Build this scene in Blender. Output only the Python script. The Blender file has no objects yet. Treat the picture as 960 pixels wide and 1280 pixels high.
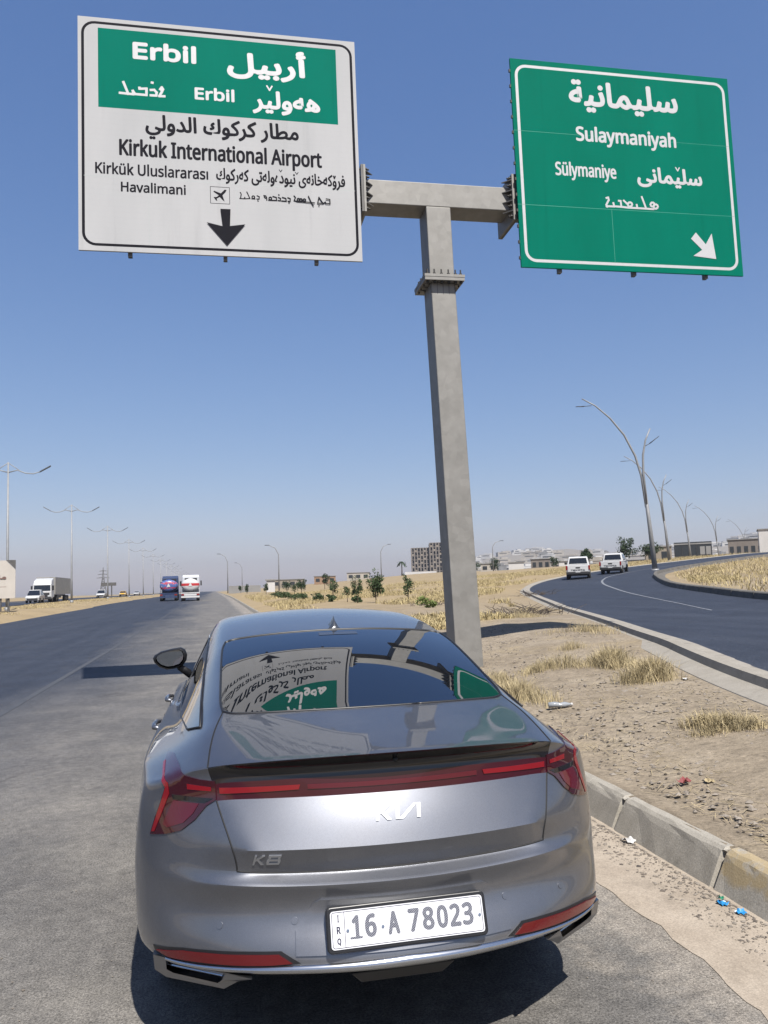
import bpy, bmesh, math, random
import numpy as np
from mathutils import Vector, Matrix
from mathutils.bvhtree import BVHTree

SC = bpy.context.scene
C = SC.collection
R = math.radians

# ------------------------------------------------------------------ camera
cam = bpy.data.cameras.new('camera')
cam.sensor_fit = 'VERTICAL'; cam.sensor_height = 36.0; cam.sensor_width = 27.0
cam.lens = 990.05 / 1280.0 * 36.0
cam.clip_start = 0.05; cam.clip_end = 12000.0
camo = bpy.data.objects.new('camera', cam); C.objects.link(camo)
c_r = Vector((0.9775271, -0.2085662, -0.0306735)); c_u = Vector((0.0105967, -0.0967052, 0.9952566))
c_f = Vector((0.2105432, 0.9732154, 0.0923219))
M4 = Matrix(((c_r.x, c_u.x, -c_f.x, -0.62261), (c_r.y, c_u.y, -c_f.y, -2.71708), (c_r.z, c_u.z, -c_f.z, 1.65137), (0, 0, 0, 1)))
camo.matrix_world = M4
SC.camera = camo

# ------------------------------------------------------------------ sky and sun
SUN_TO = Vector((0.094, -0.684, 1.0)).normalized()
SUN_EL = math.asin(SUN_TO.z)
world = bpy.data.worlds.new('World'); SC.world = world; world.use_nodes = True
wt = world.node_tree; wt.nodes.clear()
wo = wt.nodes.new('ShaderNodeOutputWorld'); wb = wt.nodes.new('ShaderNodeBackground')
sky = wt.nodes.new('ShaderNodeTexSky'); sky.sky_type = 'NISHITA'; sky.sun_disc = False
sky.sun_elevation = SUN_EL; sky.sun_rotation = math.atan2(SUN_TO.x, SUN_TO.y)
sky.altitude = 0; sky.air_density = 1.0; sky.dust_density = 0.55; sky.ozone_density = 2.2
wb.inputs['Strength'].default_value = 0.088
tint = wt.nodes.new('ShaderNodeMix'); tint.data_type = 'RGBA'; tint.blend_type = 'MULTIPLY'; tint.inputs[0].default_value = 1.0; tint.inputs[7].default_value = (.90, .935, 1.07, 1)
wt.links.new(sky.outputs[0], tint.inputs[6]); # per-channel response of the hazy desert sky: a flatter blue, a steeper red
sp_ = wt.nodes.new('ShaderNodeSeparateColor'); cb_ = wt.nodes.new('ShaderNodeCombineColor'); wt.links.new(tint.outputs[2], sp_.inputs[0])
for k, (gm, gain) in enumerate(((1.0, .735), (.80, .915), (.57, 1.50))):
    pw = wt.nodes.new('ShaderNodeMath'); pw.operation = 'POWER'; pw.inputs[1].default_value = gm
    ml = wt.nodes.new('ShaderNodeMath'); ml.operation = 'MULTIPLY'; ml.inputs[1].default_value = gain
    wt.links.new(sp_.outputs[k], pw.inputs[0]); wt.links.new(pw.outputs[0], ml.inputs[0]); wt.links.new(ml.outputs[0], cb_.inputs[k])
wt.links.new(cb_.outputs[0], wb.inputs[0]); wt.links.new(wb.outputs[0], wo.inputs[0])
sl = bpy.data.lights.new('sun', 'SUN'); sl.energy = 5.0; sl.angle = R(0.55); sl.color = (1.0, 0.955, 0.89)
so = bpy.data.objects.new('sun', sl); C.objects.link(so)
so.rotation_euler = SUN_TO.to_track_quat('Z', 'Y').to_euler(); so.location = (0, -20, 40)
SC.view_settings.view_transform = 'Standard'; SC.view_settings.look = 'None'
SC.view_settings.exposure = 0.90; SC.view_settings.gamma = 1.0; SC.view_settings.use_curve_mapping = False

# ------------------------------------------------------------------ helpers
random.seed(7); rng = np.random.default_rng(7)

def tag(o, label=None, cat=None, group=None, kind=None):
    if label: o['label'] = label
    if cat: o['category'] = cat
    if group: o['group'] = group
    if kind: o['kind'] = kind
    return o

def empty(name, loc=(0, 0, 0), rz=0.0):
    o = bpy.data.objects.new(name, None); C.objects.link(o)
    o.empty_display_size = 0.2; o.location = loc; o.rotation_euler = (0, 0, rz)
    return o

def meshobj(name, verts, faces, mats, parent=None, smooth=False, midx=None):
    me = bpy.data.meshes.new(name)
    me.from_pydata([tuple(v) for v in verts], [], [tuple(f) for f in faces])
    for m in (mats if isinstance(mats, (list, tuple)) else [mats]): me.materials.append(m)
    if midx is not None: me.polygons.foreach_set('material_index', midx)
    if smooth: me.polygons.foreach_set('use_smooth', [True] * len(me.polygons))
    me.update()
    o = bpy.data.objects.new(name, me); C.objects.link(o)
    if parent is not None: o.parent = parent
    return o

class MB:
    """Collects boxes, tubes and prisms for ONE mesh object."""
    def __init__(s): s.v = []; s.f = []; s.m = []
    def add(s, v, f, m=0):
        b = len(s.v); s.v += [tuple(p) for p in v]; s.f += [tuple(i + b for i in q) for q in f]; s.m += [m] * len(f); return s
    def box(s, c, d, m=0, rot=None, taper=1.0):
        x, y, z = (k / 2 for k in d); P = []
        for k, (i, j, l) in enumerate([(-1,-1,-1),(1,-1,-1),(1,1,-1),(-1,1,-1),(-1,-1,1),(1,-1,1),(1,1,1),(-1,1,1)]):
            t = taper if l > 0 else 1.0
            p = Vector((i * x * t, j * y * t, l * z))
            if rot is not None: p = rot @ p
            P.append(p + Vector(c))
        return s.add(P, [(0,3,2,1),(4,5,6,7),(0,1,5,4),(1,2,6,5),(2,3,7,6),(3,0,4,7)], m)
    def hexa(s, P, m=0):
        return s.add(P, [(0,3,2,1),(4,5,6,7),(0,1,5,4),(1,2,6,5),(2,3,7,6),(3,0,4,7)], m)
    def tube(s, pts, rad, n=8, m=0, caps=True, flat=1.0):
        pts = [Vector(p) for p in pts]; k = len(pts)
        rad = rad if isinstance(rad, (list, tuple)) else [rad] * k
        V = []; up = None
        for i, p in enumerate(pts):
            t = (pts[min(i + 1, k - 1)] - pts[max(i - 1, 0)])
            t = t.normalized() if t.length > 1e-9 else Vector((0, 0, 1))
            if up is None:
                up = Vector((0, 0, 1)) if abs(t.z) < .9 else Vector((0, 1, 0))
            a = up - t * up.dot(t)
            if a.length < 1e-6: a = t.orthogonal()
            a.normalize(); up = a; b = t.cross(a)
            for j in range(n):
                q = 2 * math.pi * (j + .5) / n
                V.append(p + (a * math.cos(q) * flat + b * math.sin(q)) * rad[i])
        F = [(i*n+j, i*n+(j+1) % n, (i+1)*n+(j+1) % n, (i+1)*n+j) for i in range(k-1) for j in range(n)]
        if caps: F += [tuple(range(n))[::-1], tuple((k-1)*n+j for j in range(n))]
        return s.add(V, F, m)
    def prism(s, poly, axis, a, b, m=0):
        """poly: 2D points; axis 'x','y','z' is the extrusion direction from a to b."""
        def P(u, v, w):
            return {'x': (w, u, v), 'y': (u, w, v), 'z': (u, v, w)}[axis]
        n = len(poly)
        V = [P(u, v, a) for u, v in poly] + [P(u, v, b) for u, v in poly]
        F = [tuple(range(n))[::-1], tuple(range(n, 2*n))] + [(i, (i+1) % n, n+(i+1) % n, n+i) for i in range(n)]
        return s.add(V, F, m)
    def build(s, name, mats, parent=None, smooth=False, bevel=0.0):
        o = meshobj(name, s.v, s.f, mats, parent, smooth, s.m)
        bm = bmesh.new(); bm.from_mesh(o.data); bmesh.ops.recalc_face_normals(bm, faces=bm.faces)
        bm.to_mesh(o.data); bm.free()
        if bevel > 0:
            md = o.modifiers.new('bevel', 'BEVEL'); md.width = bevel; md.segments = 2; md.limit_method = 'ANGLE'; md.angle_limit = R(40)
        if smooth == 'auto':
            o.data.polygons.foreach_set('use_smooth', [True] * len(o.data.polygons)); o.data.set_sharp_from_angle(angle=R(35))
        return o

def copy_tree(o, parent=None):
    c = o.copy(); C.objects.link(c); c.parent = parent
    for ch in list(o.children): copy_tree(ch, c)
    return c

# ------------------------------------------------------------------ materials
MATS = {}
def mat(name, col=(.5, .5, .5), rough=.6, metal=0.0, coat=0.0, coat_rough=.03, ior=1.45, spec=.5, emit=None, estr=0.0):
    m = bpy.data.materials.new(name); m.use_nodes = True
    b = m.node_tree.nodes['Principled BSDF']
    b.inputs['Base Color'].default_value = (*col, 1); b.inputs['Roughness'].default_value = rough
    b.inputs['Metallic'].default_value = metal; b.inputs['Coat Weight'].default_value = coat
    b.inputs['Coat Roughness'].default_value = coat_rough; b.inputs['IOR'].default_value = ior
    b.inputs['Specular IOR Level'].default_value = spec
    if emit: b.inputs['Emission Color'].default_value = (*emit, 1); b.inputs['Emission Strength'].default_value = estr
    MATS[name] = m
    return m

class NT:
    def __init__(s, m): s.t = m.node_tree; s.b = s.t.nodes['Principled BSDF']; s.tc = None
    def n(s, ty, **kw):
        x = s.t.nodes.new(ty)
        for k, v in kw.items():
            if k in x.inputs: x.inputs[k].default_value = v
            else: setattr(x, k, v)
        return x
    def l(s, a, b): s.t.links.new(a, b)
    def co(s):
        if s.tc is None: s.tc = s.n('ShaderNodeTexCoord')
        return s.tc.outputs['Object']
    def noise(s, scale, detail=4, rough=.55, vec=None, dist=0.0):
        x = s.n('ShaderNodeTexNoise'); x.inputs['Scale'].default_value = scale; x.inputs['Detail'].default_value = detail
        x.inputs['Roughness'].default_value = rough; x.inputs['Distortion'].default_value = dist
        s.l(vec if vec is not None else s.co(), x.inputs['Vector']); return x.outputs['Fac']
    def map(s, scale=(1, 1, 1), loc=(0, 0, 0)):
        x = s.n('ShaderNodeMapping'); x.inputs['Scale'].default_value = scale; x.inputs['Location'].default_value = loc
        s.l(s.co(), x.inputs['Vector']); return x.outputs[0]
    def ramp(s, fac, stops):
        x = s.n('ShaderNodeValToRGB'); e = x.color_ramp.elements
        while len(e) < len(stops): e.new(.5)
        for k, (p, c) in enumerate(stops):
            e[k].position = p; e[k].color = (*c, 1) if len(c) == 3 else c
        s.l(fac, x.inputs[0]); return x.outputs[0]
    def mix(s, fac, a, b, mode='MIX'):
        x = s.n('ShaderNodeMix'); x.data_type = 'RGBA'; x.blend_type = mode
        for sock, v in ((x.inputs[0], fac), (x.inputs[6], a), (x.inputs[7], b)):
            if isinstance(v, (int, float)): sock.default_value = v
            elif isinstance(v, tuple): sock.default_value = (*v, 1) if len(v) == 3 else v
            else: s.l(v, sock)
        return x.outputs[2]
    def math(s, op, a, b=None, clamp=False):
        x = s.n('ShaderNodeMath'); x.operation = op; x.use_clamp = clamp
        for k, v in enumerate((a, b)):
            if v is None: continue
            if isinstance(v, (int, float)): x.inputs[k].default_value = v
            else: s.l(v, x.inputs[k])
        return x.outputs[0]
    def sep(s, vec=None):
        x = s.n('ShaderNodeSeparateXYZ'); s.l(vec if vec is not None else s.co(), x.inputs[0]); return x.outputs
    def color(s, c): s.l(c, s.b.inputs['Base Color'])
    def bump(s, h, strength=.3, dist=.01):
        x = s.n('ShaderNodeBump'); x.inputs['Strength'].default_value = strength; x.inputs['Distance'].default_value = dist
        s.l(h, x.inputs['Height']); s.l(x.outputs[0], s.b.inputs['Normal'])
def G(v): return (v, v, v)

def noisy(name, a, b, scale=8, rough=.8, bump=.0, metal=0.0, **kw):
    m = mat(name, a, rough, metal, **kw); t = NT(m)
    f = t.noise(scale, 5, .6)
    t.color(t.ramp(f, [(.3, a), (.7, b)]))
    if bump: t.bump(t.noise(scale * 6, 4), bump, .01)
    return m

# road, shoulder and kerb surfaces -------------------------------------------------
def asphalt(name, edge=None):
    m = mat(name, G(.08), .68, spec=.3); t = NT(m)
    fine = t.noise(260, 2, .7); mid = t.noise(9, 5, .65); big = t.noise(.6, 4, .6)
    streak = t.noise(1.0, 5, .6, t.map((1.6, .06, 1)))
    lane = t.ramp(streak, [(.3, (.026, .032, .048)), (.75, (.042, .049, .067))])
    if edge:
        x = t.sep()[0]
        wob = t.math('MULTIPLY', t.math('SUBTRACT', t.noise(.35, 4, .6, t.map((1, .25, 1))), .5), 5.0)
        f = t.math('DIVIDE', t.math('SUBTRACT', t.math('ADD', x, wob), -4.2), 3.0, True)
        dirt = t.ramp(mid, [(.25, (.122, .115, .106)), (.75, (.170, .160, .146))])
        dirt = t.mix(t.ramp(t.noise(.9, 5, .7), [(.45, G(0)), (.7, G(1))]), dirt, (.21, .195, .172))
        base = t.mix(f, lane, dirt)
        st = t.ramp(t.noise(2.2, 6, .75, t.map((1, .4, 1), (3, 7, 0))), [(.62, G(0)), (.72, G(1))])
        base = t.mix(t.math('MULTIPLY', st, .55), base, (.07, .064, .058))
        v = t.n('ShaderNodeTexVoronoi', feature='DISTANCE_TO_EDGE'); v.inputs['Scale'].default_value = .42
        nz = t.n('ShaderNodeTexNoise'); nz.inputs['Scale'].default_value = 1.1; nz.inputs['Detail'].default_value = 6; t.l(t.co(), nz.inputs['Vector'])
        vv = t.n('ShaderNodeVectorMath', operation='ADD'); t.l(t.co(), vv.inputs[0]); t.l(nz.outputs['Color'], vv.inputs[1]); t.l(vv.outputs[0], v.inputs['Vector'])
        gd = t.math('DIVIDE', t.math('SUBTRACT', t.math('ADD', x, t.math('MULTIPLY', t.math('SUBTRACT', t.noise(2.4, 6, .75), .5), 1.7)), .98), .34, True)
        base = t.mix(t.math('MULTIPLY', gd, .85), base, t.ramp(mid, [(.25, (.24, .212, .178)), (.75, (.33, .296, .25))]))
        crack = t.ramp(v.outputs['Distance'], [(.0, G(1)), (.020, G(0))])
        crack = t.math('MULTIPLY', crack, t.ramp(t.noise(.5, 3), [(.50, G(0)), (.60, G(.45))]))
        base = t.mix(crack, base, (.05, .045, .04))
    else:
        base = lane
    g = t.ramp(fine, [(.3, G(.55)), (.7, G(1.45))])
    base = t.mix(1.0, base, g, 'MULTIPLY')
    grain = t.noise(95, 3, .75)
    base = t.mix(1.0, base, t.ramp(grain, [(.34, G(.45)), (.5, G(1)), (.66, G(1.55))]), 'MULTIPLY')
    sp = t.ramp(t.noise(42, 2, .5), [(.66, G(0)), (.70, G(1))])
    base = t.mix(t.math('MULTIPLY', sp, .35), base, (.33, .31, .28))
    sp2 = t.ramp(t.noise(30, 3, .6, t.map((1, 1, 1), (5, 3, 0))), [(.62, G(0)), (.68, G(1))])
    base = t.mix(t.math('MULTIPLY', sp2, .45), base, (.04, .037, .034))
    base = t.mix(1.0, base, t.ramp(t.noise(2.6, 6, .75, t.map((1, .45, 1), (2, 9, 0))), [(.30, G(.84)), (.5, G(1)), (.70, G(1.16))]), 'MULTIPLY')
    base = t.mix(1.0, base, t.ramp(t.noise(14, 4, .7), [(.32, G(.80)), (.68, G(1.20))]), 'MULTIPLY')
    base = t.mix(1.0, base, t.ramp(big, [(.3, G(.88)), (.7, G(1.12))]), 'MULTIPLY')
    t.color(base); t.bump(grain, .5, .008)
    return m
m_road = asphalt('asphalt_road', True)
m_slip = asphalt('asphalt_slip')

def dirt_mat():
    m = mat('dry_dirt', (.3, .24, .18), .95, spec=.15); t = NT(m)
    a = t.ramp(t.noise(1.2, 7, .68), [(.25, (.215, .175, .128)), (.5, (.29, .240, .178)), (.75, (.36, .305, .232))])
    straw = t.ramp(t.noise(.55, 6, .7, t.map((1, 1, 1), (11, 4, 0))), [(.52, G(0)), (.66, G(1))])
    a = t.mix(t.math('MULTIPLY', straw, .55), a, (.36, .285, .165))
    peb = t.ramp(t.noise(30, 4, .7), [(.30, G(.50)), (.44, G(.96)), (.58, G(1.02)), (.72, G(1.45))])
    a = t.mix(1.0, a, peb, 'MULTIPLY')
    cl = t.ramp(t.noise(7, 6, .75), [(.30, G(.66)), (.50, G(1)), (.70, G(1.18))])
    a = t.mix(1.0, a, cl, 'MULTIPLY')
    # far out the plain is covered by straw-coloured grass
    y = t.sep()[1]
    far = t.math('DIVIDE', t.math('SUBTRACT', y, 18.0), 30.0, True)
    gold = t.ramp(t.noise(.22, 6, .7), [(.3, (.27, .205, .12)), (.55, (.36, .275, .155)), (.75, (.29, .23, .15))])
    a = t.mix(t.math('MULTIPLY', far, .8), a, gold)
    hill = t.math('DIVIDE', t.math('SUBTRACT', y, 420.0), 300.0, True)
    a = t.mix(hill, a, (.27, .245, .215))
    t.color(a)
    hh = t.math('ADD', t.math('MULTIPLY', t.noise(3.5, 6, .7), 1.0), t.math('MULTIPLY', t.noise(40, 3, .6), .25))
    t.bump(hh, .55, .05)
    return m
m_dirt = dirt_mat()

def concrete(name, a, b, scale=5, stain=True):
    m = mat(name, a, .9, spec=.2); t = NT(m)
    c = t.ramp(t.noise(scale, 6, .65), [(.25, a), (.75, b)])
    c = t.mix(1.0, c, t.ramp(t.noise(120, 3, .6), [(.25, G(.72)), (.75, G(1.22))]), 'MULTIPLY')
    if stain:
        c = t.mix(t.math('MULTIPLY', t.ramp(t.noise(3.1, 5, .7, t.map((1, 1, 1), (4, 1, 2))), [(.55, G(0)), (.7, G(1))]), .5), c, tuple(k * .55 for k in a))
    t.color(c); t.bump(t.noise(90, 4, .6), .4, .004)
    return m
m_gutter = concrete('gutter_concrete', (.33, .275, .215), (.46, .395, .318), 3)
def kerb_mat(name, yellow):
    m = concrete(name, (.31, .285, .24), (.44, .41, .355), 6)
    if yellow:
        t = NT(m); old = t.b.inputs['Base Color'].links[0].from_socket
        xyz = t.sep()
        near = t.math('LESS_THAN', xyz[1], 1.19)
        worn = t.ramp(t.noise(7, 6, .7), [(.36, G(0)), (.50, G(1))])
        high = t.math('DIVIDE', t.math('SUBTRACT', t.math('ADD', xyz[2], t.math('MULTIPLY', t.noise(5, 4), .12)), .125), .03, True)
        f = t.math('MULTIPLY', t.math('MULTIPLY', near, worn), high)
        t.color(t.mix(t.math('MULTIPLY', f, .62), old, (.40, .29, .125)))
    return m
m_kerb = kerb_mat('kerb_concrete', True)
m_kerb2 = concrete('kerb_pale_concrete', (.29, .265, .225), (.38, .352, .305), 4)
m_kerb3 = concrete('kerb_grey_concrete', (.11, .105, .095), (.20, .185, .165), 2)
m_paint = noisy('road_paint', (.16, .17, .185), (.25, .26, .275), 12, .7)
m_edge = noisy('worn_edge_line', (.046, .051, .063), (.072, .076, .086), 2.5, .8)

# car materials
def paint():
    m = mat('car_paint', (.19, .195, .21), .39, .92, coat=1.0, coat_rough=.015, ior=1.5); t = NT(m)
    v = t.n('ShaderNodeTexVoronoi'); v.inputs['Scale'].default_value = 900; t.l(t.co(), v.inputs['Vector'])
    t.color(t.mix(1.0, (.215, .225, .252), t.ramp(v.outputs['Color'], [(0, G(.82)), (1, G(1.18))]), 'MULTIPLY'))
    base = t.b.inputs['Base Color'].links[0].from_socket; z = t.sep()[2]
    low = t.math('SUBTRACT', 1.0, t.math('DIVIDE', t.math('SUBTRACT', z, .30), .45, True), True)
    film = t.math('ADD', t.math('MULTIPLY', t.ramp(t.noise(3.0, 6, .75), [(.35, G(0)), (.75, G(1))]), .12), t.math('MULTIPLY', low, .08))
    t.color(t.mix(film, base, (.26, .225, .185)))
    t.l(t.math('SUBTRACT', .9, t.math('MULTIPLY', film, .9)), t.b.inputs['Metallic'])
    t.l(t.math('ADD', .015, t.math('MULTIPLY', film, .12)), t.b.inputs['Coat Roughness'])
    return m
m_paint_car = paint()
m_glass = mat('tinted_glass', (.004, .006, .010), .01, 0, coat=1.0, coat_rough=.0, ior=1.75)
m_black = mat('black_plastic', (.014, .014, .016), .38)
m_gloss = mat('gloss_black', (.010, .009, .010), .06, coat=.5)
m_gap = mat('panel_gap', (.008, .008, .009), .7)
m_chrome = mat('chrome', (.45, .46, .48), .42, 1.0)
m_satin = mat('satin_trim', (.50, .51, .53), .22, 1.0)
m_red = mat('red_lens', (.036, .002, .005), .05, coat=1.0, coat_rough=0, ior=1.5)
m_redhi = mat('red_light_guide', (.20, .005, .010), .15, coat=.6, coat_rough=0)
m_reddk = mat('dark_red_lens', (.045, .005, .011), .07, coat=.4, coat_rough=0, ior=1.5)
m_refl = mat('red_reflector', (.105, .006, .008), .16, coat=.5)
m_tyre = noisy('tyre_rubber', (.018, .018, .018), (.03, .03, .03), 30, .85)
m_alloy = mat('alloy_rim', (.42, .43, .45), .28, 1.0)
m_mirror = mat('mirror_glass', (.17, .19, .22), .01, 1.0)
# ------------------------------------------------------------------ the grey saloon car
NST = 18
SY7 = [.46,.62,.76,.95,1.12,1.30,1.48,1.8,2.3,2.9,3.4,3.66,3.84,4.015,4.19,4.37,4.6,4.78]
SX7 = [.850,.893,.914,.92,.922,.922,.922,.92,.917,.913,.911,.91,.908,.905,.90,.885,.85,.76]
SZ7 = [.955,.960,.96,.957,.955,.955,.955,.95,.94,.935,.93,.925,.922,.915,.90,.875,.83,.75]
CEN = [(.030,1.074),(.20,1.108),(.36,1.135),(.505,1.161),(.74,1.238),(.98,1.315),(1.22,1.381),(1.45,1.429),(2.05,1.512),(2.75,1.522),(3.2,1.455),(3.4,1.31),(3.62,1.20),(3.85,1.06),(4.05,1.02),(4.3,.98),(4.6,.92),(4.88,.80)]
E4 = [(.655,.232,1.030),(.65,.36,1.078),(.632,.48,1.127),(.607,.585,1.156),(.602,.80,1.216),(.598,1.03,1.280),(.592,1.26,1.340),(.582,1.48,1.390),(.577,2.05,1.472),(.572,2.72,1.478),(.578,3.1,1.42),(.60,3.3,1.28),(.63,3.5,1.18),(.66,3.72,1.05),(.66,4.0,1.0),(.65,4.25,.96),(.62,4.55,.90),(.55,4.82,.79)]
E5 = [(.742,.300,1.000),(.722,.41,1.040),(.697,.52,1.090),(.668,.625,1.122),(.655,.84,1.183),(.648,1.07,1.250),(.642,1.30,1.312),(.634,1.51,1.360),(.636,2.08,1.425),(.638,2.72,1.428),(.648,3.1,1.372),(.667,3.3,1.24),(.70,3.5,1.135),(.74,3.74,1.02),(.74,4.0,.985),(.72,4.25,.945),(.69,4.5,.885),(.62,4.76,.78)]
E6 = [(.800,.368,.978),(.810,.50,.998),(.805,.62,1.018),(.79,.74,1.030),(.792,.95,1.032),(.80,1.16,1.030),(.806,1.36,1.026),(.812,1.6,1.020),(.822,2.15,1.006),(.822,2.8,.995),(.822,3.2,.988),(.826,3.42,.983),(.826,3.6,.977),(.822,3.8,.966),(.815,4.0,.94),(.80,4.22,.91),(.77,4.46,.86),(.70,4.72,.77)]
FR = (.31, .62, .84)

def quad_row(c0, c4, rest):
    row = [(0.0, *c0)]
    for f in FR: row.append((c4[0]*f, c0[0]+(c4[1]-c0[0])*f*f, c0[1]+(c4[2]-c0[1])*f**2.3))
    return row + [c4] + list(rest)

UP = [quad_row(CEN[i], E4[i], [E5[i], E6[i], (SX7[i], SY7[i], SZ7[i])]) for i in range(NST)]
# rear rows from the bottom up: (centre (y,z)), c4, c5, c6, c7
RR = [
 ((.50,.320), (.50,.60,.32), (.60,.66,.32), (.68,.70,.32), (.78,.72,.32)),
 ((.03,.385),(.57,.16,.375),(.69,.25,.365),(.77,.40,.37),(.85,.58,.355)),
 ((-.052,.402),(.59,.090,.394),(.725,.182,.388),(.845,.298,.383),(.915,.502,.375)),
 ((-.050,.440),(.592,.085,.430),(.730,.176,.425),(.855,.300,.42),(.930,.50,.42)),
 ((-.026,.480),(.590,.089,.480),(.730,.180,.480),(.857,.308,.480),(.934,.497,.48)),
 ((.014,.552),(.585,.124,.552),(.725,.204,.550),(.852,.326,.552),(.936,.497,.56)),
 ((.024,.602),(.58,.124,.602),(.72,.204,.602),(.851,.332,.605),(.937,.495,.62)),
 ((.006,.656),(.575,.100,.662),(.71,.184,.660),(.850,.337,.662),(.935,.492,.68)),
 ((.064,.682),(.535,.124,.692),(.705,.196,.690),(.850,.343,.690),(.932,.490,.72)),
 ((.024,.771),(.560,.108,.771),(.705,.212,.771),(.850,.362,.771),(.925,.486,.78)),
 ((.059,.850),(.592,.163,.846),(.722,.255,.846),(.848,.374,.846),(.916,.481,.85)),
 ((.098,.926),(.622,.219,.918),(.736,.290,.905),(.842,.380,.895),(.906,.475,.89)),
 ((.106,.990),(.634,.228,.974),(.740,.296,.960),(.834,.377,.940),(.896,.469,.92)),
 ((.118,1.034),(.650,.240,1.004),(.742,.301,.985),(.826,.375,.963),(.885,.464,.945)),
]
NR = len(RR)
LOW = [quad_row(r[0], r[1], r[2:]) for r in RR]
TZ = [0, .06, .11, .15, .20, .30, .40, .50, .56, .68, .78, .87, .93, .97]
def prof(z):
    zs = [.18,.28,.38,.48,.60,.72,.82,.92,1.0]; xs = [.84,.885,.912,.926,.934,.934,.928,.914,.895]
    return float(np.interp(z, zs, xs))
def zbot(y):
    z = .20 if y > .7 else .24
    for yc in (1.12, 4.015):
        d = abs(y - yc)
        if d < .37: z = max(z, .345 + math.sqrt(max(.375**2 - d*d, 0)))
    return z
def flank(i):
    y, x7, zt = SY7[i], SX7[i], SZ7[i]; zb = zbot(y); out = []
    for t in TZ:
        z = zb + (zt - zb) * t; w = prof(z) + (x7 - prof(zt)) * (1 if y > 4 else t)
        out.append((w, y, z))
    return out
FRONT = UP[-1]
def front_low(c):
    x, y, z = FRONT[c]; return [(x * (.9 + .1*t), y - .10*(1-t)**2 + .08*math.sin(math.pi*t), .22 + (z - .22)*t) for t in TZ]

cage_v, cage_f, cage_m = [], [], []
idx = {}
def vid(p):
    k = tuple(round(q, 5) for q in p)
    if k not in idx: idx[k] = len(cage_v); cage_v.append(k)
    return idx[k]
BODY, LID, RGLASS, WSCR, BUMP, BAR, UNDER, BELLY = range(8)
# perimeter columns
per = [[LOW[r][c] for r in range(NR)] + [UP[0][c]] for c in range(8)]
for i in range(1, NST): per.append(flank(i) + [UP[i][7]])
per[8 - 1 + NST - 1] = front_low(7) + [UP[-1][7]]
for c in range(6, -1, -1): per.append(front_low(c) + [UP[-1][c]])
crease = {}
def mir(p): return (-p[0], p[1], p[2])
def quad(P, m):
    for s in (0, 1):
        q = [vid(mir(p) if s else p) for p in P]
        if s: q = q[::-1]
        if len(set(q)) < 3: continue
        cage_f.append(tuple(dict.fromkeys(q))); cage_m.append(m)
def crs(a, b, w):
    for f in (lambda p: p, mir): crease[tuple(sorted((vid(f(a)), vid(f(b)))))] = w
for j in range(len(per) - 1):
    for r in range(NR):
        m = BODY
        if j < 4:
            if r >= 13: m = UNDER
            elif r == 12: m = UNDER
            elif r == 11: m = BAR
            elif r >= 8: m = LID
            else: m = BUMP
        elif r < 8 and j < 8: m = BUMP
        if j < 8 and r < 2: m = BELLY
        quad([per[j][r], per[j+1][r], per[j+1][r+1], per[j][r+1]], m)
        if j < 4 and r in (7, 8, 9, 11, 12): crs(per[j][r], per[j+1][r], {7: .75, 8: .95, 9: 1, 11: 1, 12: 1}[r])
        if j < 9 and r in (2,): crs(per[j][r], per[j+1][r], .7)
        if j == 4 and r == 7: crs(per[j][r], per[j+1][r], .6)
    if j < 5: crs(per[j][NR], per[j+1][NR], .70)
    if j in (5, 6): crs(per[j][NR], per[j+1][NR], .3)
for i in range(NST - 1):
    for c in range(7):
        m = BODY
        if c < 4:
            if i < 3: m = LID
            elif i < 7: m = RGLASS
            elif 10 <= i < 13: m = WSCR
        quad([UP[i][c], UP[i][c+1], UP[i+1][c+1], UP[i+1][c]], m)
        if c < 4 and i in (3, 7, 10, 13): crs(UP[i][c], UP[i][c+1], .6)
    if 3 <= i < 7 or 10 <= i < 13: crs(UP[i][4], UP[i+1][4], .55)
    if 1 <= i < 13: crs(UP[i][6], UP[i+1][6], .25)

def subsurf(v, f, m, crease, level):
    me = bpy.data.meshes.new('cage'); me.from_pydata(v, [], f); me.polygons.foreach_set('material_index', m)
    bm = bmesh.new(); bm.from_mesh(me); bmesh.ops.recalc_face_normals(bm, faces=bm.faces); bm.to_mesh(me); bm.free()
    at = me.attributes.new('crease_edge', 'FLOAT', 'EDGE')
    for e in me.edges:
        w = crease.get(tuple(sorted(e.vertices)))
        if w: at.data[e.index].value = w
    for k in range(8): me.materials.append(m_paint_car)
    o = bpy.data.objects.new('cage', me); C.objects.link(o)
    md = o.modifiers.new('s', 'SUBSURF'); md.levels = level; md.render_levels = level; md.use_limit_surface = True
    dg = bpy.context.evaluated_depsgraph_get(); dg.update()
    r = bpy.data.meshes.new_from_object(o.evaluated_get(dg))
    bpy.data.objects.remove(o); return r
hull = subsurf(cage_v, cage_f, cage_m, crease, 3)
HV = np.array([v.co[:] for v in hull.vertices]); HF = [tuple(p.vertices) for p in hull.polygons]; HM = [p.material_index for p in hull.polygons]
bvh = BVHTree.FromPolygons([Vector(v) for v in HV], HF)

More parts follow.
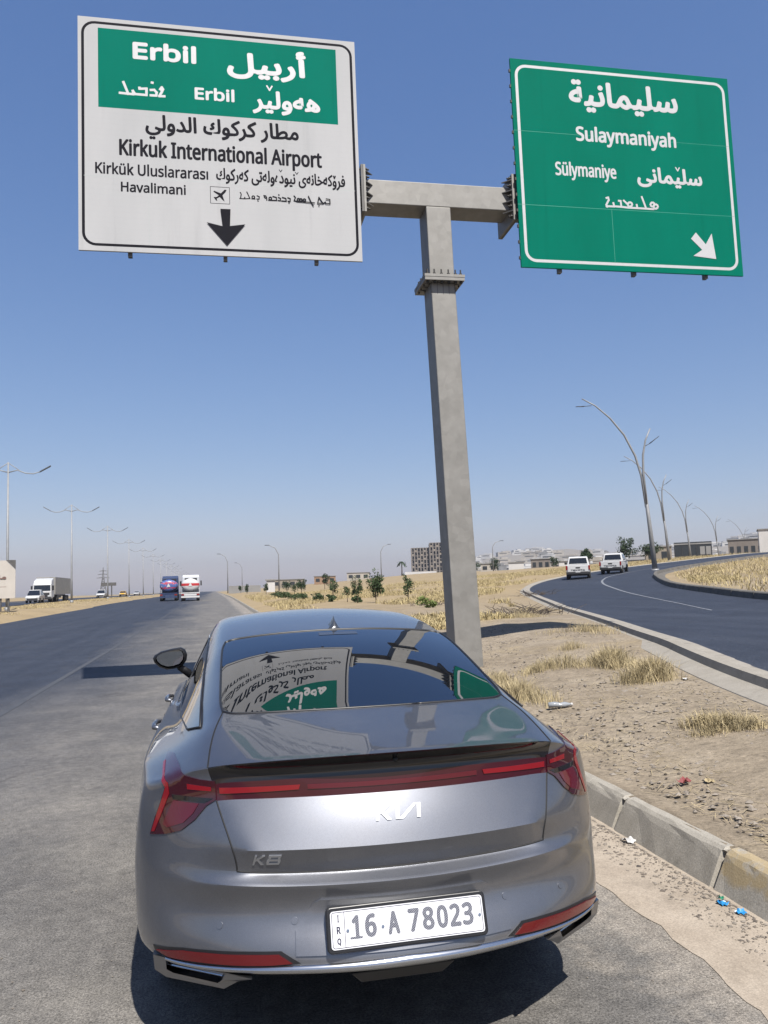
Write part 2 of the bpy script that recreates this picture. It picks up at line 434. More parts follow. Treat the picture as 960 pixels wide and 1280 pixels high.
car = empty('sedan_car', (0, 0, 0))
tag(car, 'metallic grey saloon car parked on the dusty shoulder below the signs', 'car')
def sub(name, ids, m, parent=car):
    fs = [f for f, k in zip(HF, HM) if k in ids]
    us = sorted({i for f in fs for i in f}); mp = {u: k for k, u in enumerate(us)}
    o = meshobj(name, HV[us], [tuple(mp[i] for i in f) for f in fs], m, parent, True)
    o.data.set_sharp_from_angle(angle=R(38)); return o
sub('body', (BODY,), m_paint_car)
sub('trunk_lid', (LID,), m_paint_car)
sub('rear_window', (RGLASS,), m_glass)
sub('windscreen', (WSCR,), m_glass)
sub('rear_bumper', (BUMP,), m_paint_car)
sub('under_tray', (BELLY,), m_black)
sub('light_bar', (BAR,), m_reddk)
sub('spoiler_underside', (UNDER,), m_gloss)  # body-colour overhang; its shade is put into the colour as black

def seams(name, pairs, rad, m=m_gap, test=None):
    from collections import defaultdict
    em = defaultdict(list)
    for f, k in zip(HF, HM):
        for a, b in zip(f, f[1:] + f[:1]): em[tuple(sorted((a, b)))].append(k)
    ed = [e for e, k in em.items() if len(k) == 2 and tuple(sorted(k)) in pairs]
    if test: ed = [e for e in ed if test(HV[e[0]])]
    adj = defaultdict(list)
    for a, b in ed: adj[a].append(b); adj[b].append(a)
    used = set(); mb = MB()
    ends = [v for v in adj if len(adj[v]) == 1] + list(adj)
    for s in ends:
        for nx in adj[s]:
            if tuple(sorted((s, nx))) in used: continue
            ch = [s]; cur, n2 = s, nx
            while True:
                used.add(tuple(sorted((cur, n2)))); ch.append(n2); cur, prev = n2, cur
                cand = [q for q in adj[cur] if tuple(sorted((cur, q))) not in used]
                if not cand: break
                n2 = cand[0]
            if len(ch) > 2: mb.tube([HV[i] for i in ch], rad, 6, 0)
    return mb.build(name, m, car, True)
seams('panel_gap', {(LID, BUMP), (BODY, LID)}, .0030)
seams('window_seal', {(BODY, RGLASS), (LID, RGLASS)}, .0055, m_black)

def hit(p, d):
    d = Vector(d).normalized(); loc, nor, _, _ = bvh.ray_cast(Vector(p) - d * 1.5, d)
    if loc is None: return None, None
    if nor.dot(d) > 0: nor = -nor
    return loc, nor
def patch(name, poly, d, origin, m, off=.004, step=.03, parent=car, mirror=False, thick=.0, smooth=True):
    """A thin shell laid on the body: poly in (s, z) of a plane whose horizontal axis is square to d, carried onto the body along d."""
    d = Vector((d[0], d[1], 0)).normalized(); ax = Vector((-d.y, d.x, 0)); o0 = Vector(origin)
    bm = bmesh.new(); bm.faces.new([bm.verts.new((s, z, 0)) for s, z in poly])
    for k, lo, hi in ((0, min(p[0] for p in poly), max(p[0] for p in poly)), (1, min(p[1] for p in poly), max(p[1] for p in poly))):
        n = int((hi - lo) / step)
        for i in range(1, n + 1):
            c = [0, 0, 0]; c[k] = lo + (hi - lo) * i / (n + 1); nn = [0, 0, 0]; nn[k] = 1
            bmesh.ops.bisect_plane(bm, geom=bm.verts[:] + bm.edges[:] + bm.faces[:], dist=1e-6, plane_co=c, plane_no=nn)
    bad = []
    for v in bm.verts:
        p, n = hit(o0 + ax * v.co.x + Vector((0, 0, v.co.y)), d)
        if p is None: bad.append(v); continue
        v.co = p + n * off
    bmesh.ops.delete(bm, geom=bad, context='VERTS')
    bmesh.ops.triangulate(bm, faces=bm.faces)
    bmesh.ops.recalc_face_normals(bm, faces=bm.faces)
    s = sum((f.normal.dot(d) * f.calc_area() for f in bm.faces))
    if s > 0: bmesh.ops.reverse_faces(bm, faces=bm.faces)
    # skirt down to the body
    eg = [e for e in bm.edges if e.is_boundary]
    ex = bmesh.ops.extrude_edge_only(bm, edges=eg)
    for v in [g for g in ex['geom'] if isinstance(g, bmesh.types.BMVert)]:
        p, n, _, _ = bvh.find_nearest(v.co)
        if p is not None: v.co = p - (v.co - p).normalized() * .004
    out = []
    for sgn in ((1, -1) if mirror else (1,)):
        b2 = bm.copy()
        if sgn < 0:
            for v in b2.verts: v.co.x = -v.co.x
            bmesh.ops.reverse_faces(b2, faces=b2.faces)
        me = bpy.data.meshes.new(name); b2.to_mesh(me); b2.free(); me.materials.append(m)
        if smooth: me.polygons.foreach_set('use_smooth', [True] * len(me.polygons)); me.set_sharp_from_angle(angle=R(40))
        o = bpy.data.objects.new(name, me); C.objects.link(o); o.parent = parent; out.append(o)
    bm.free(); return out
# --- lamps and trim laid on the hull
DG = (.55, .83); OG = (-.75, .3, 0)
house = [(.232,1.016),(.19,1.001),(.105,.979),(.074,.944),(.094,.89),(.114,.84),(.136,.777),(.052,.790),(-.022,.811),(-.077,.850),(-.116,.897),(-.150,.917),(-.141,.980),(-.082,.984),(-.019,.994),(.019,1.005),(.074,1.016),(.160,1.026)]
lamps = patch('tail_light', house, DG, OG, m_red, .005, .02, car, True)
m_redmid = mat('dim_red_guide', (.085, .005, .013), .10, coat=.6, coat_rough=0)
guides = [('light_guide', [(.180,1.002),(.108,.980),(.060,.962),(.050,.925),(.083,.845),(.110,.790),(.126,.788),(.090,.885),(.070,.945),(.104,.972),(.185,.996)], m_redhi),
          ('light_guide', [(-.030,.966),(-.128,.960),(-.130,.946),(-.032,.948)], m_redhi),
          ('light_panel', [(.028,.905),(-.085,.902),(-.066,.868),(-.030,.836),(.045,.812),(.068,.820)], m_redmid),
          ('dark_panel', [(.036,.925),(-.14,.922),(-.108,.906),(.030,.910)], m_gloss)]
for nm, poly, mm in guides:
    pr = patch(nm, poly, DG, OG, mm, .0072, .02, None, True)
    for o, l in zip(pr, lamps): o.parent = l
patch('dim_light_guide', [(-.31,.966),(-.31,.950),(.31,.950),(.31,.966)], (0, 1), (0, 0, 0), m_redmid, .0035, .03, car)
bar_strip = patch('light_guide', [(.335,.966),(.34,.950),(.610,.938),(.612,.958)], (0, 1), (0, 0, 0), m_redhi, .004, .03, car, True)
refl = [(.060,.412),(-.066,.437),(-.170,.445),(-.308,.452),(-.419,.455),(-.464,.430),(-.392,.424),(-.290,.420),(-.149,.414),(-.004,.405)]
def grow(p, k):
    cx = sum(a for a, b in p) / len(p); cz = sum(b for a, b in p) / len(p)
    return [(a + k * (1 if a > cx else -1), b + k * (1 if b > cz else -1) ) for a, b in p]
patch('reflector_surround', [(.085,.420),(-.066,.446),(-.170,.454),(-.308,.461),(-.425,.464),(-.49,.430),(-.392,.416),(-.290,.411),(-.149,.405),(-.004,.396),(.07,.400)], DG, OG, m_black, .003, .03, car, True)
patch('rear_reflector', refl, DG, OG, m_refl, .008, .03, car, True)

# chrome strip along the bumper's lower edge
xs = np.linspace(-.86, .86, 61); V = []
def strip_z(x):
    a = abs(x); return (float(np.interp(a, [0, .386, .55, .7, .86], [.405, .400, .394, .390, .384])), float(np.interp(a, [0, .386, .55, .7, .86], [.436, .422, .412, .404, .398])))
for x in xs:
    lo, hi = strip_z(x)
    d = (-x * .9, 1.0, 0)
    p0, n0 = hit((x, 0.2 * abs(x), lo), d); p1, n1 = hit((x, 0.2 * abs(x), hi), d)
    if p0 is None or p1 is None: continue
    nn = (n0 + n1).normalized(); nn.z = 0; nn.normalize()
    V.append([p1 - nn * .01, p1 + nn * .006, (p0 + p1) / 2 + nn * .014, p0 + nn * .010, p0 - nn * .012])
vv = [p for r in V for p in r]; k = len(V)
ff = [(i*5+j, i*5+j+1, (i+1)*5+j+1, (i+1)*5+j) for i in range(k-1) for j in range(4)]
o = meshobj('chrome_strip', vv, ff, m_satin, car, True)

# exhaust garnishes
m_garnish = mat('dark_satin_trim', (.27, .275, .29), .30, 1.0)
for s in (1, -1):
    mb = MB()
    outer = [(.845,.305,.394), (.515,.048,.386), (.560,.135,.345), (.605,.165,.314), (.800,.300,.316), (.840,.315,.340)]
    inner = [(.800,.268,.382), (.600,.118,.378), (.612,.135,.352), (.625,.155,.336), (.775,.268,.337), (.798,.272,.350)]
    def sh(P, dy=0, dz=0): return [(s * x, y + dy, z + dz) for x, y, z in P]
    n = 6
    A = sh(outer, -.014); B = sh(inner, -.006); D = sh(inner, .05); E = sh(outer, .16, .01)
    V = A + B + D + E
    F = [(i, (i+1) % n, n+(i+1) % n, n+i) for i in range(n)] + [(n+i, n+(i+1) % n, 2*n+(i+1) % n, 2*n+i) for i in range(n)] + [(i, (i+1) % n, 3*n+(i+1) % n, 3*n+i) for i in range(n)]
    mb.add(V, F); g = mb.build('exhaust_trim', m_garnish, car)
    m2 = MB(); m2.add(D, [tuple(range(n))]); m2.build('exhaust_opening', m_gloss, g)
    m3 = MB()
    for t in (.35, .68):
        p = [Vector(B[0]).lerp(Vector(B[5]), t), Vector(B[1]).lerp(Vector(B[2]), t)]
        m3.tube([p[0] + Vector((0, .02, 0)), p[1] + Vector((0, .02, 0))], .004, 6)
    m3.build('exhaust_blade', m_satin, g)

# number plate
FONTS = {}
def font(name):
    if name not in FONTS:
        import os
        FONTS[name] = None
        try:
            p = os.path.join(bpy.utils.resource_path('LOCAL'), 'datafiles', 'fonts', name)
            if os.path.exists(p): FONTS[name] = bpy.data.fonts.load(p)
        except Exception: pass
    return FONTS[name]
LATIN = 'NotoSansHebrew-Regular.woff2'; MONO = 'DejaVuSansMono.woff2'
TXT = {}
def text_mesh(s, fnt=LATIN):
    if (s, fnt) not in TXT: TXT[(s, fnt)] = text_mesh_new(s, fnt)
    return TXT[(s, fnt)]
def text_mesh_new(s, fnt):
    cu = bpy.data.curves.new('lettering', 'FONT'); cu.body = s; cu.resolution_u = 5
    f = font(fnt) if fnt else None
    if f: cu.font = f
    o = bpy.data.objects.new('lettering', cu); C.objects.link(o)
    me = bpy.data.meshes.new_from_object(o); bpy.data.objects.remove(o)
    P = np.array([v.co[:2] for v in me.vertices]) if len(me.vertices) else np.zeros((0, 2))
    F = [tuple(p.vertices) for p in me.polygons]
    bpy.data.meshes.remove(me)
    return P, F
class Flat:
    """Flat lettering and marks collected on one panel; every call sits a hair in front of the last so no two faces share a plane."""
    def __init__(s, step=.00012): s.v = []; s.f = []; s.k = 0; s.step = step
    def put(s, P, F):
        b = len(s.v); s.k += 1
        for p in P: s.v.append((p[0], p[1], s.k * s.step))
        s.f += [tuple(i + b for i in q) for q in F]
    def text(s, body, box, fnt=LATIN, bold=0.0):
        """Fit a line of text to a box; each glyph lies on its own hair-thin layer so joined letters never share a plane."""
        P, F = text_mesh(body, fnt)
        lo, hi = P.min(0), P.max(0); sc = np.array([(box[2]-box[0]-2*bold) / (hi[0]-lo[0]), (box[3]-box[1]-2*bold) / (hi[1]-lo[1])])
        ruler = '\uFE8D' if fnt is None else 'l'
        r0 = text_mesh(ruler, fnt)[0][:, 0].max(); k0 = s.k
        for i, ch in enumerate(body):
            if ch == ' ': continue
            x = text_mesh(body[:i] + ruler, fnt)[0][:, 0].max() - r0 if i else 0.0
            Q, F = text_mesh(ch, fnt)
            if not len(Q): continue
            Q = (Q + np.array([x, 0]) - lo) * sc + np.array([box[0]+bold, box[1]+bold])
            s.k = k0 + (i % 3) * 9; s.put(Q, F)
            for q in range(8 if bold else 0):
                s.put(Q + bold * np.array([math.cos(q*math.pi/4), math.sin(q*math.pi/4)]), F)
        s.k = k0
    def poly(s, P): s.put(P, [tuple(range(len(P)))])
    def line(s, P, w):
        for a, b in zip(P, P[1:]):
            a, b = np.array(a, float), np.array(b, float); d = b - a; L = max(np.hypot(*d), 1e-6); n = np.array((-d[1], d[0])) / L * w; e = d / L * w * .8
            s.put([a-n-e, b-n+e, b+n+e, a+n-e], [(0, 1, 2, 3)])
    def ring(s, x0, y0, x1, y1, r, w):
        def loop(k, rr):
            o = []
            for cx, cy, a in ((x1-r, y1-r, 0), (x0+r, y1-r, 90), (x0+r, y0+r, 180), (x1-r, y0+r, 270)):
                for t in range(7): o.append((cx + rr*math.cos(R(a+t*15)), cy + rr*math.sin(R(a+t*15))))
            return o
        A, B = loop(0, r), loop(1, r - w); n = len(A)
        s.put(A + B, [(i, (i+1) % n, n+(i+1) % n, n+i) for i in range(n)])
    def build(s, name, m, parent, M):
        """M maps (u, v, out) on the panel to the parent's space."""
        V = [M @ Vector(p) for p in s.v]
        o = meshobj(name, V, s.f, m, parent)
        bm = bmesh.new(); bm.from_mesh(o.data); nn = (M.to_3x3() @ Vector((0, 0, 1)))
        for f in bm.faces:
            if f.normal.dot(nn) < 0: f.normal_flip()
        bm.to_mesh(o.data); bm.free(); return o

m_plate = noisy('plate_white', (.70, .71, .74), (.80, .80, .82), 20, .32)
m_platetx = noisy('plate_blue_black', (.010, .012, .035), (.05, .05, .09), 160, .5)
def hatch(name):
    m = mat(name, (.012, .014, .04), .45); t = NT(m)
    w = t.n('ShaderNodeTexWave'); w.wave_type = 'BANDS'; w.bands_direction = 'DIAGONAL'; w.inputs['Scale'].default_value = 95; w.inputs['Distortion'].default_value = 1.5
    t.l(t.co(), w.inputs['Vector']); t.color(t.ramp(w.outputs['Fac'], [(.66, (.010, .012, .035)), (.78, (.42, .43, .47))])); return m
m_hatch = hatch('plate_patterned_ink')
pu = Vector((1, 0, 0)); pv = Vector((0, .037, .122)).normalized(); pn = pu.cross(pv)
PM = Matrix(((pu.x, pv.x, pn.x, 0), (pu.y, pv.y, pn.y, -.0275), (pu.z, pv.z, pn.z, .531), (0, 0, 0, 1)))
def rounded(w, h, r):
    o = []
    for cx, cy, a in ((w/2-r, h/2-r, 0), (-w/2+r, h/2-r, 90), (-w/2+r, -h/2+r, 180), (w/2-r, -h/2+r, 270)):
        for t in range(5): o.append((cx + r*math.cos(R(a+t*22.5)), cy + r*math.sin(R(a+t*22.5))))
    return o
mb = MB(); mb.prism(rounded(.548, .137, .016), 'z', -.035, -.002); mb.v = [tuple(PM @ Vector(p)) for p in mb.v]
plate = mb.build('number_plate', m_black, car, bevel=.003)
mb = MB(); mb.prism(rounded(.524, .113, .010), 'z', -.0015, .0012); mb.v = [tuple(PM @ Vector(p)) for p in mb.v]
mb.build('plate_face', m_plate, plate)
fl = Flat(.00004); fl.k = 33
for ch, x0, x1 in (('1', -.192, -.168), ('6', -.148, -.109), ('A', -.071, -.030), ('7', -.001, .038), ('8', .048, .089), ('0', .098, .137), ('2', .143, .182), ('3', .187, .226)):
    fl.text(ch, (x0, -.031, x1, .039), LATIN, .0036)
fl.poly([(-.199, -.031), (-.158, -.031), (-.158, -.024), (-.199, -.024)])
fl.build('plate_number', m_hatch, plate, PM)
fl = Flat(.00004); fl.k = 33
fl.ring(-.258, -.0535, .258, .0535, .009, .0022)
fl.poly([(-.2165, -.0515), (-.2145, -.0515), (-.2145, .0515), (-.2165, .0515)])
for ch, z in (('I', .034), ('R', .0), ('Q', -.034)):
    w = .0026 if ch == 'I' else .0068
    fl.text(ch, (-.236 - w, z - .011, -.236 + w, z + .011), LATIN, .0011)
fl.build('plate_border', m_platetx, plate, PM)
for x, z in ((-.206, -.004), (-.088, -.004), (.248, -.004)):
    mb = MB(); mb.prism([(x + .005*math.cos(t*math.pi/5), z + .005*math.sin(t*math.pi/5)) for t in range(10)], 'z', .001, .004); mb.v = [tuple(PM @ Vector(p)) for p in mb.v]
    mb.build('plate_screw', m_satin, plate)
# shelf and shut edge of the plate recess
mb = MB()
prof_ = [(-.365, .520), (-.350, .545), (-.305, .596), (-.285, .606), (.285, .606), (.305, .596), (.350, .545), (.365, .520)]
pts = []
inn = [(-.276, -.066), (-.276, -.02), (-.276, .052), (-.268, .0685), (.268, .0685), (.276, .052), (.276, -.02), (.276, -.066)]
for x, z in prof_:
    p, n = hit((x, 0, z), (0, 1, 0)); pts.append((p, n))
patch('plate_recess', [(-.372,.450),(-.370,.520),(-.350,.548),(-.308,.598),(-.286,.608),(.286,.608),(.308,.598),(.350,.548),(.370,.520),(.372,.450)], (0, 1), (0, 0, 0), m_paint_car, .007, .03, car)
mb = MB(); mb.hexa([(-.16,.0,.345),(.12,.0,.345),(.12,.3,.345),(-.16,.3,.345),(-.20,-.03,.392),(.16,-.03,.392),(.16,.3,.392),(-.20,.3,.392)]); mb.build('tow_cover', m_black, car, bevel=.006)

for s in (-1, 1):                                               # joint between bumper and wing
    P = []
    for y in np.linspace(.44, .76, 9):
        p, n = hit((s * 1.5, y, .765 - .20*(y - .44)), (-s, .25 if y < .6 else 0, 0))
        if p is not None: P.append(p + n * .0006)
    mb = MB(); mb.tube(P, .0026, 5); mb.build('bumper_gap', m_gap, car, True)
# badges
def badge(name, polys, x0, z0, w, h, m, slant=0.0):
    mb = MB()
    for P in polys:
        q = []
        for u, v in P:
            p, n = hit((x0 + u*w + slant*v*h, 0, z0 + v*h), (0, 1, 0)); q.append((p + n*.0045, p - n*.001))
        k = len(q)
        mb.add([a for a, b in q] + [b for a, b in q], [tuple(range(k))] + [(i, (i+1) % k, k+(i+1) % k, k+i) for i in range(k)])
    return mb.build(name, m, car)
K_ = [[(0,0),(.17,0),(.17,1),(0,1)], [(.17,.38),(.17,.62),(.62,1),(.90,1),(.40,.55)], [(.30,.50),(.46,.60),(1,0),(.74,0)]]
badge('maker_badge', [[(u*.34, v) for u, v in P] for P in K_] + [[(.44,0),(.51,0),(.51,1),(.44,1)], [(.51,0),(.61,0),(.92,1),(.84,1)], [(.92,0),(1,0),(1,1),(.92,1)]], -.083, .841, .158, .043, m_chrome, .12)
badge('model_badge', [[(u*.42, v) for u, v in P] for P in K_] + [[(.52,0),(1,0),(1,.16),(.52,.16)], [(.52,.42),(1,.42),(1,.58),(.52,.58)], [(.52,.84),(1,.84),(1,1),(.52,1)], [(.50,.16),(.60,.16),(.60,.42),(.50,.42)], [(.92,.16),(1.02,.16),(1.02,.42),(.92,.42)], [(.54,.58),(.63,.58),(.63,.84),(.54,.84)], [(.90,.58),(.98,.58),(.98,.84),(.90,.84)]], -.505, .722, .088, .032, m_chrome, .25)
for x, z in ((.660, .528), (-.660, .528), (.382, .545), (-.382, .545)):
    p, n = hit((x, 0, z), (-x * .5, 1, 0))
    a = n.orthogonal().normalized(); b = n.cross(a); mb = MB(); k = 16
    mb.add([p + (a*math.cos(2*math.pi*i/k) + b*math.sin(2*math.pi*i/k))*.0115 + n*.0022 for i in range(k)] + [p + (a*math.cos(2*math.pi*i/k) + b*math.sin(2*math.pi*i/k))*.0125 - n*.002 for i in range(k)], [tuple(range(k))] + [(i, (i+1) % k, k+(i+1) % k, k+i) for i in range(k)])
    mb.build('parking_sensor', m_paint_car, car)
# reversing camera, high brake light, aerial fin
p, n = hit((0, 0, 1.035), (0, 1, 0))
mb = MB(); mb.tube([p - Vector((0, .012, 0)), p + Vector((0, .01, 0))], .009, 12); mb.build('reversing_camera', m_black, car, True)
m_brk = mat('smoked_lens', (.05, .055, .065), .15, coat=.5)
def top_hit(x, y):
    l, n, _, _ = bvh.ray_cast(Vector((x, y, 3)), Vector((0, 0, -1))); return l, n
V = []
for x in np.linspace(-.10, .10, 9):
    for y in (1.355, 1.405):
        l, n = top_hit(x, y); V.append(l + n * .0015)
meshobj('brake_light', V, [(2*i, 2*i+2, 2*i+3, 2*i+1) for i in range(8)], m_brk, car, True)
l, n = top_hit(0, 1.53)
prof_f = [(-.085,0,.042),(-.078,.014,.040),(-.062,.036,.028),(-.048,.056,.013),(-.036,.062,.010),(-.01,.052,.016),(.04,.022,.022),(.085,0,.016)]
mb = MB(); V = []
for yy, zz, w in prof_f:
    bz = top_hit(0, 1.56 + yy)[0].z - .004
    V += [(-w, 1.56 + yy, bz), (-w*.45, 1.56 + yy, bz + zz*.7 + .002), (0, 1.56 + yy, bz + zz + .004), (w*.45, 1.56 + yy, bz + zz*.7 + .002), (w, 1.56 + yy, bz)]
k = len(prof_f); mb.add(V, [(i*5+j, i*5+j+1, (i+1)*5+j+1, (i+1)*5+j) for i in range(k-1) for j in range(4)] + [(0,1,2,3,4), tuple((k-1)*5+j for j in range(5))[::-1]])
mb.build('antenna_fin', mat('fin_paint', (.045, .052, .065), .25, coat=.3), car, True)

# side glass, handles, door gaps, mirrors
rear_q = [(.60,1.108),(.75,1.078),(1.2,1.07),(1.8,1.062),(2.22,1.058),(2.22,1.365),(1.9,1.335),(1.5,1.280),(1.2,1.225),(.93,1.165)]
front_q = [(2.28,1.057),(2.8,1.05),(3.42,1.046),(3.2,1.20),(2.95,1.345),(2.6,1.368),(2.28,1.367)]
patch('side_window', rear_q, (1, 0), (-1.2, 0, 0), m_glass, .004, .06, car, True)
patch('side_window', front_q, (1, 0), (-1.2, 0, 0), m_glass, .004, .06, car, True)
for s in (-1, 1):
    mb = MB(); P = []
    for y, z in rear_q + [rear_q[0]]:
        p, n = hit((s * 1.2, y, z), (-s, 0, 0))
        if p is not None: P.append(p + n * .004)
    mb.tube(P, .0045, 6); mb.build('window_trim', m_black, car, True)
    for y, z in ((2.02, .905), (3.0, .925)):
        p, n = hit((s * 1.5, y, z), (-s, 0, 0))
        mb = MB(); x = p.x
        mb.tube([(x, y-.11, z), (x + s*.030, y-.09, z+.003), (x + s*.036, y, z+.006), (x + s*.030, y+.09, z+.006), (x, y+.11, z+.006)], [.010, .014, .014, .014, .010], 8)
        mb.build('door_handle', m_paint_car, car, True)
    for yy in (1.52, 2.26, 3.42):
        P = []
        for z in np.linspace(.40, .93, 14):
            y = yy + (0 if yy > 2 else max(0, z - .72) * .25)
            p, n = hit((s * 1.5, y, z), (-s, 0, 0))
            if p is not None: P.append(p + n * .0005)
        mb = MB(); mb.tube(P, .003, 5); mb.build('door_gap', m_gap, car, True)
    ring = [(1.045,1.185),(1.035,1.205),(.995,1.228),(.925,1.243),(.865,1.250),(.838,1.235),(.825,1.20),(.830,1.165),(.855,1.13),(.905,1.113),(.955,1.108),(1.005,1.128),(1.035,1.158)]
    cx, cz = .94, 1.18; V = []; L = [(-.012, .90), (0, 1.04), (.012, 1.08), (.06, 1.06), (.12, .92), (.165, .65), (.185, .3)]
    for dy, k in L: V += [(s * (cx + (x - cx)*k), 3.18 + dy, cz + (z - cz)*k) for x, z in ring]
    n = len(ring); mb = MB()
    mb.add(V, [(i*n+j, i*n+(j+1) % n, (i+1)*n+(j+1) % n, (i+1)*n+j) for i in range(len(L)-1) for j in range(n)] + [tuple((len(L)-1)*n+j for j in range(n))])
    mb.hexa([(s*.885,3.20,1.100),(s*.78,3.22,1.01),(s*.78,3.34,1.01),(s*.86,3.32,1.12),(s*.91,3.20,1.17),(s*.79,3.22,1.09),(s*.80,3.34,1.07),(s*.89,3.32,1.16)])
    mo = mb.build('wing_mirror', m_black, car, True)
    mb = MB(); mb.add([(s * (cx + (x - cx)*.84), 3.176 - .02 * (x - cx), cz + .004 + (z - cz)*.80) for x, z in ring], [tuple(range(n))]); mb.build('mirror_glass', m_mirror, mo)

def wheel(parent, x, y, r, w, sgn, tm, rm):
    mb = MB(); n = 40; pr = [(-w/2, r*.70), (-w/2, r*.92), (-w*.42, r*.985), (-w*.2, r), (w*.2, r), (w*.42, r*.985), (w/2, r*.92), (w/2, r*.70), (0, r*.66)]
    V = [(x + a, y + q*math.sin(2*math.pi*i/n), r + q*math.cos(2*math.pi*i/n)) for i in range(n) for a, q in pr]; k = len(pr)
    mb.add(V, [(i*k+j, i*k+(j+1) % k, ((i+1) % n)*k+(j+1) % k, ((i+1) % n)*k+j) for i in range(n) for j in range(k)])
    ty = mb.build('wheel', tm, parent, True)
    m2 = MB(); xo = x + sgn * w * .42
    for i in range(10):
        a = 2*math.pi*i/10; b = a + .16; c = a - .16
        P = [(xo, y + .05*math.sin(c), r + .05*math.cos(c)), (xo, y + .05*math.sin(b), r + .05*math.cos(b)), (xo, y + r*.70*math.sin(a+.09), r + r*.70*math.cos(a+.09)), (xo, y + r*.70*math.sin(a-.09), r + r*.70*math.cos(a-.09))]
        m2.add(P + [(p[0] - sgn*.05, p[1], p[2]) for p in P], [(0,1,2,3), (7,6,5,4), (0,4,5,1), (1,5,6,2), (2,6,7,3), (3,7,4,0)])
    m2.tube([(xo - sgn*.02, y, r), (xo + sgn*.006, y, r)], r*.2, 20)
    m2.tube([(xo - sgn*.12, y, r), (xo - sgn*.06, y, r)], r*.70, 28)
    m2.build('rim', rm, ty)
    return ty
for s in (-1, 1):
    wheel(car, s*.765, 1.12, .345, .235, s, m_tyre, m_alloy); wheel(car, s*.765, 4.015, .345, .235, s, m_tyre, m_alloy)
mb = MB(); mb.box((0, 2.5, .28), (1.15, 3.2, .12)); mb.build('floor_pan', m_black, car)
# ------------------------------------------------------------------ ground
def ss(a, b, x):
    t = min(max((x - a) / (b - a), 0.0), 1.0); return t * t * (3 - 2 * t)
def rz(y): return .46 * ss(15, 140, y)
def hh(x, y):
    """Ground height: the carriageway, the raised dirt island to its right, and the plain that climbs to the town on its ridge."""
    z = rz(y)
    if x < -12.2 - .016 * y: return z + .14 + .22 * ss(-13, -15, x)
    if x < 1.95: return z
    z += .2 + .1 * min(max(x - 2.3, 0), 4) + .06 * min(max(x - 12, 0), 60)
    a = x / (abs(y) + 1)
    z += 5.5 * ss(200, 600, y) * ss(.13, .30, a)
    d = math.hypot(x, y)
    z += (50 + 9 * math.sin(a * 17 + 1.3) + 5 * math.sin(a * 43)) * ss(800, 1750, d) * ss(.20, .42, a)
    return z
def spl(P, n):
    """Smooth open curve through 2D/3D points (Catmull-Rom), n samples per span."""
    P = [np.array(p, float) for p in P]; o = []
    for i in range(len(P) - 1):
        a, b, c, d = P[max(i-1, 0)], P[i], P[i+1], P[min(i+2, len(P)-1)]
        for k in range(n):
            t = k / n
            o.append(.5*((2*b) + (c-a)*t + (2*a-5*b+4*c-d)*t*t + (3*b-a-3*c+d)*t**3))
    o.append(P[-1]); return o
SL = spl([(3.4,-9),(3.75,-4),(4.35,.6),(5.28,5.0),(6.9,9.9),(9.1,16.0),(12.6,26.4),(15.2,34.5),(18.3,43.5),(22.4,52.2),(27.8,61.0),(36,71),(50,82),(80,96),(140,112),(230,125)], 8)
SR = spl([(12.3,-9),(12.6,-4),(13.0,2),(13.7,8.5),(15.4,17.6),(17.9,24.9),(20.3,31),(22.8,36),(25.6,41.2),(28.6,46.4),(32.4,51.8),(41,60),(55,70),(84,83),(143,98),(232,110)], 8)
GX, GY, GS = np.arange(0, 130, .5), np.arange(-14, 134, .5), .5
def _signed():
    X, Y = np.meshgrid(GX, GY); best = np.full(X.shape, 1e9); inside = np.ones(X.shape, bool)
    for P, sg in ((SL, 1), (SR, -1)):
        dd = np.full(X.shape, 1e9); sd = np.zeros(X.shape)
        for p, q in zip(P, P[1:]):
            d = q - p; t = np.clip(((X-p[0])*d[0] + (Y-p[1])*d[1]) / (d@d), 0, 1)
            e = np.hypot(X - p[0] - d[0]*t, Y - p[1] - d[1]*t); m = e < dd
            dd[m] = e[m]; sd[m] = (sg * (d[0]*(Y-p[1]) - d[1]*(X-p[0])))[m]
        inside &= sd <= 0; best = np.minimum(best, dd)
    return np.where(inside, best, -best)
SDF = _signed()
def in_slip(x, y, inset=.35):
    """True where a point lies at least inset metres inside the slip road's edges."""
    i, j = (x - GX[0]) / GS, (y - GY[0]) / GS
    if not (0 <= i < len(GX) - 1 and 0 <= j < len(GY) - 1): return False
    a, b = int(i), int(j); u, v = i - a, j - b
    return (SDF[b, a]*(1-u) + SDF[b, a+1]*u)*(1-v) + (SDF[b+1, a]*(1-u) + SDF[b+1, a+1]*u)*v > inset
def spaced(lo, hi, fine_lo, fine_hi, step, growth):
    o = list(np.arange(fine_lo, fine_hi + 1e-6, step)); s = step
    while o[-1] < hi: s *= growth; o.append(o[-1] + s)
    s = step
    while o[0] > lo: s *= growth; o.insert(0, o[0] - s)
    return o
gx = sorted([x for x in spaced(-1800, 2600, -16, 40, .8, 1.22) if not (-12.6 < x < 2.5)] + [-11.5, -6, 0, 1.6, 2.02, 2.07, 2.2, 2.35])
gy = spaced(-60, 3200, -6, 76, .9, 1.16)
V = []
for y in gy:
    for x in gx:
        le = -12.2 - .016*y
        if le <= x <= 2.03: z = rz(y) - .15
        elif in_slip(x, y, .6): z = hh(x, y) - .25
        else:
            z = hh(x, y)
            if x > 2.3 and y < 90 and not in_slip(x, y, -1.3): z += .045*math.sin(x*1.9+y*.7)*math.sin(y*1.3-x*.4) + .02*math.sin(x*5.1)*math.sin(y*4.3)
            elif x < -12: z += .05*math.sin(x*.9)*math.sin(y*.35)
        V.append((x, y, z))
nx = len(gx)
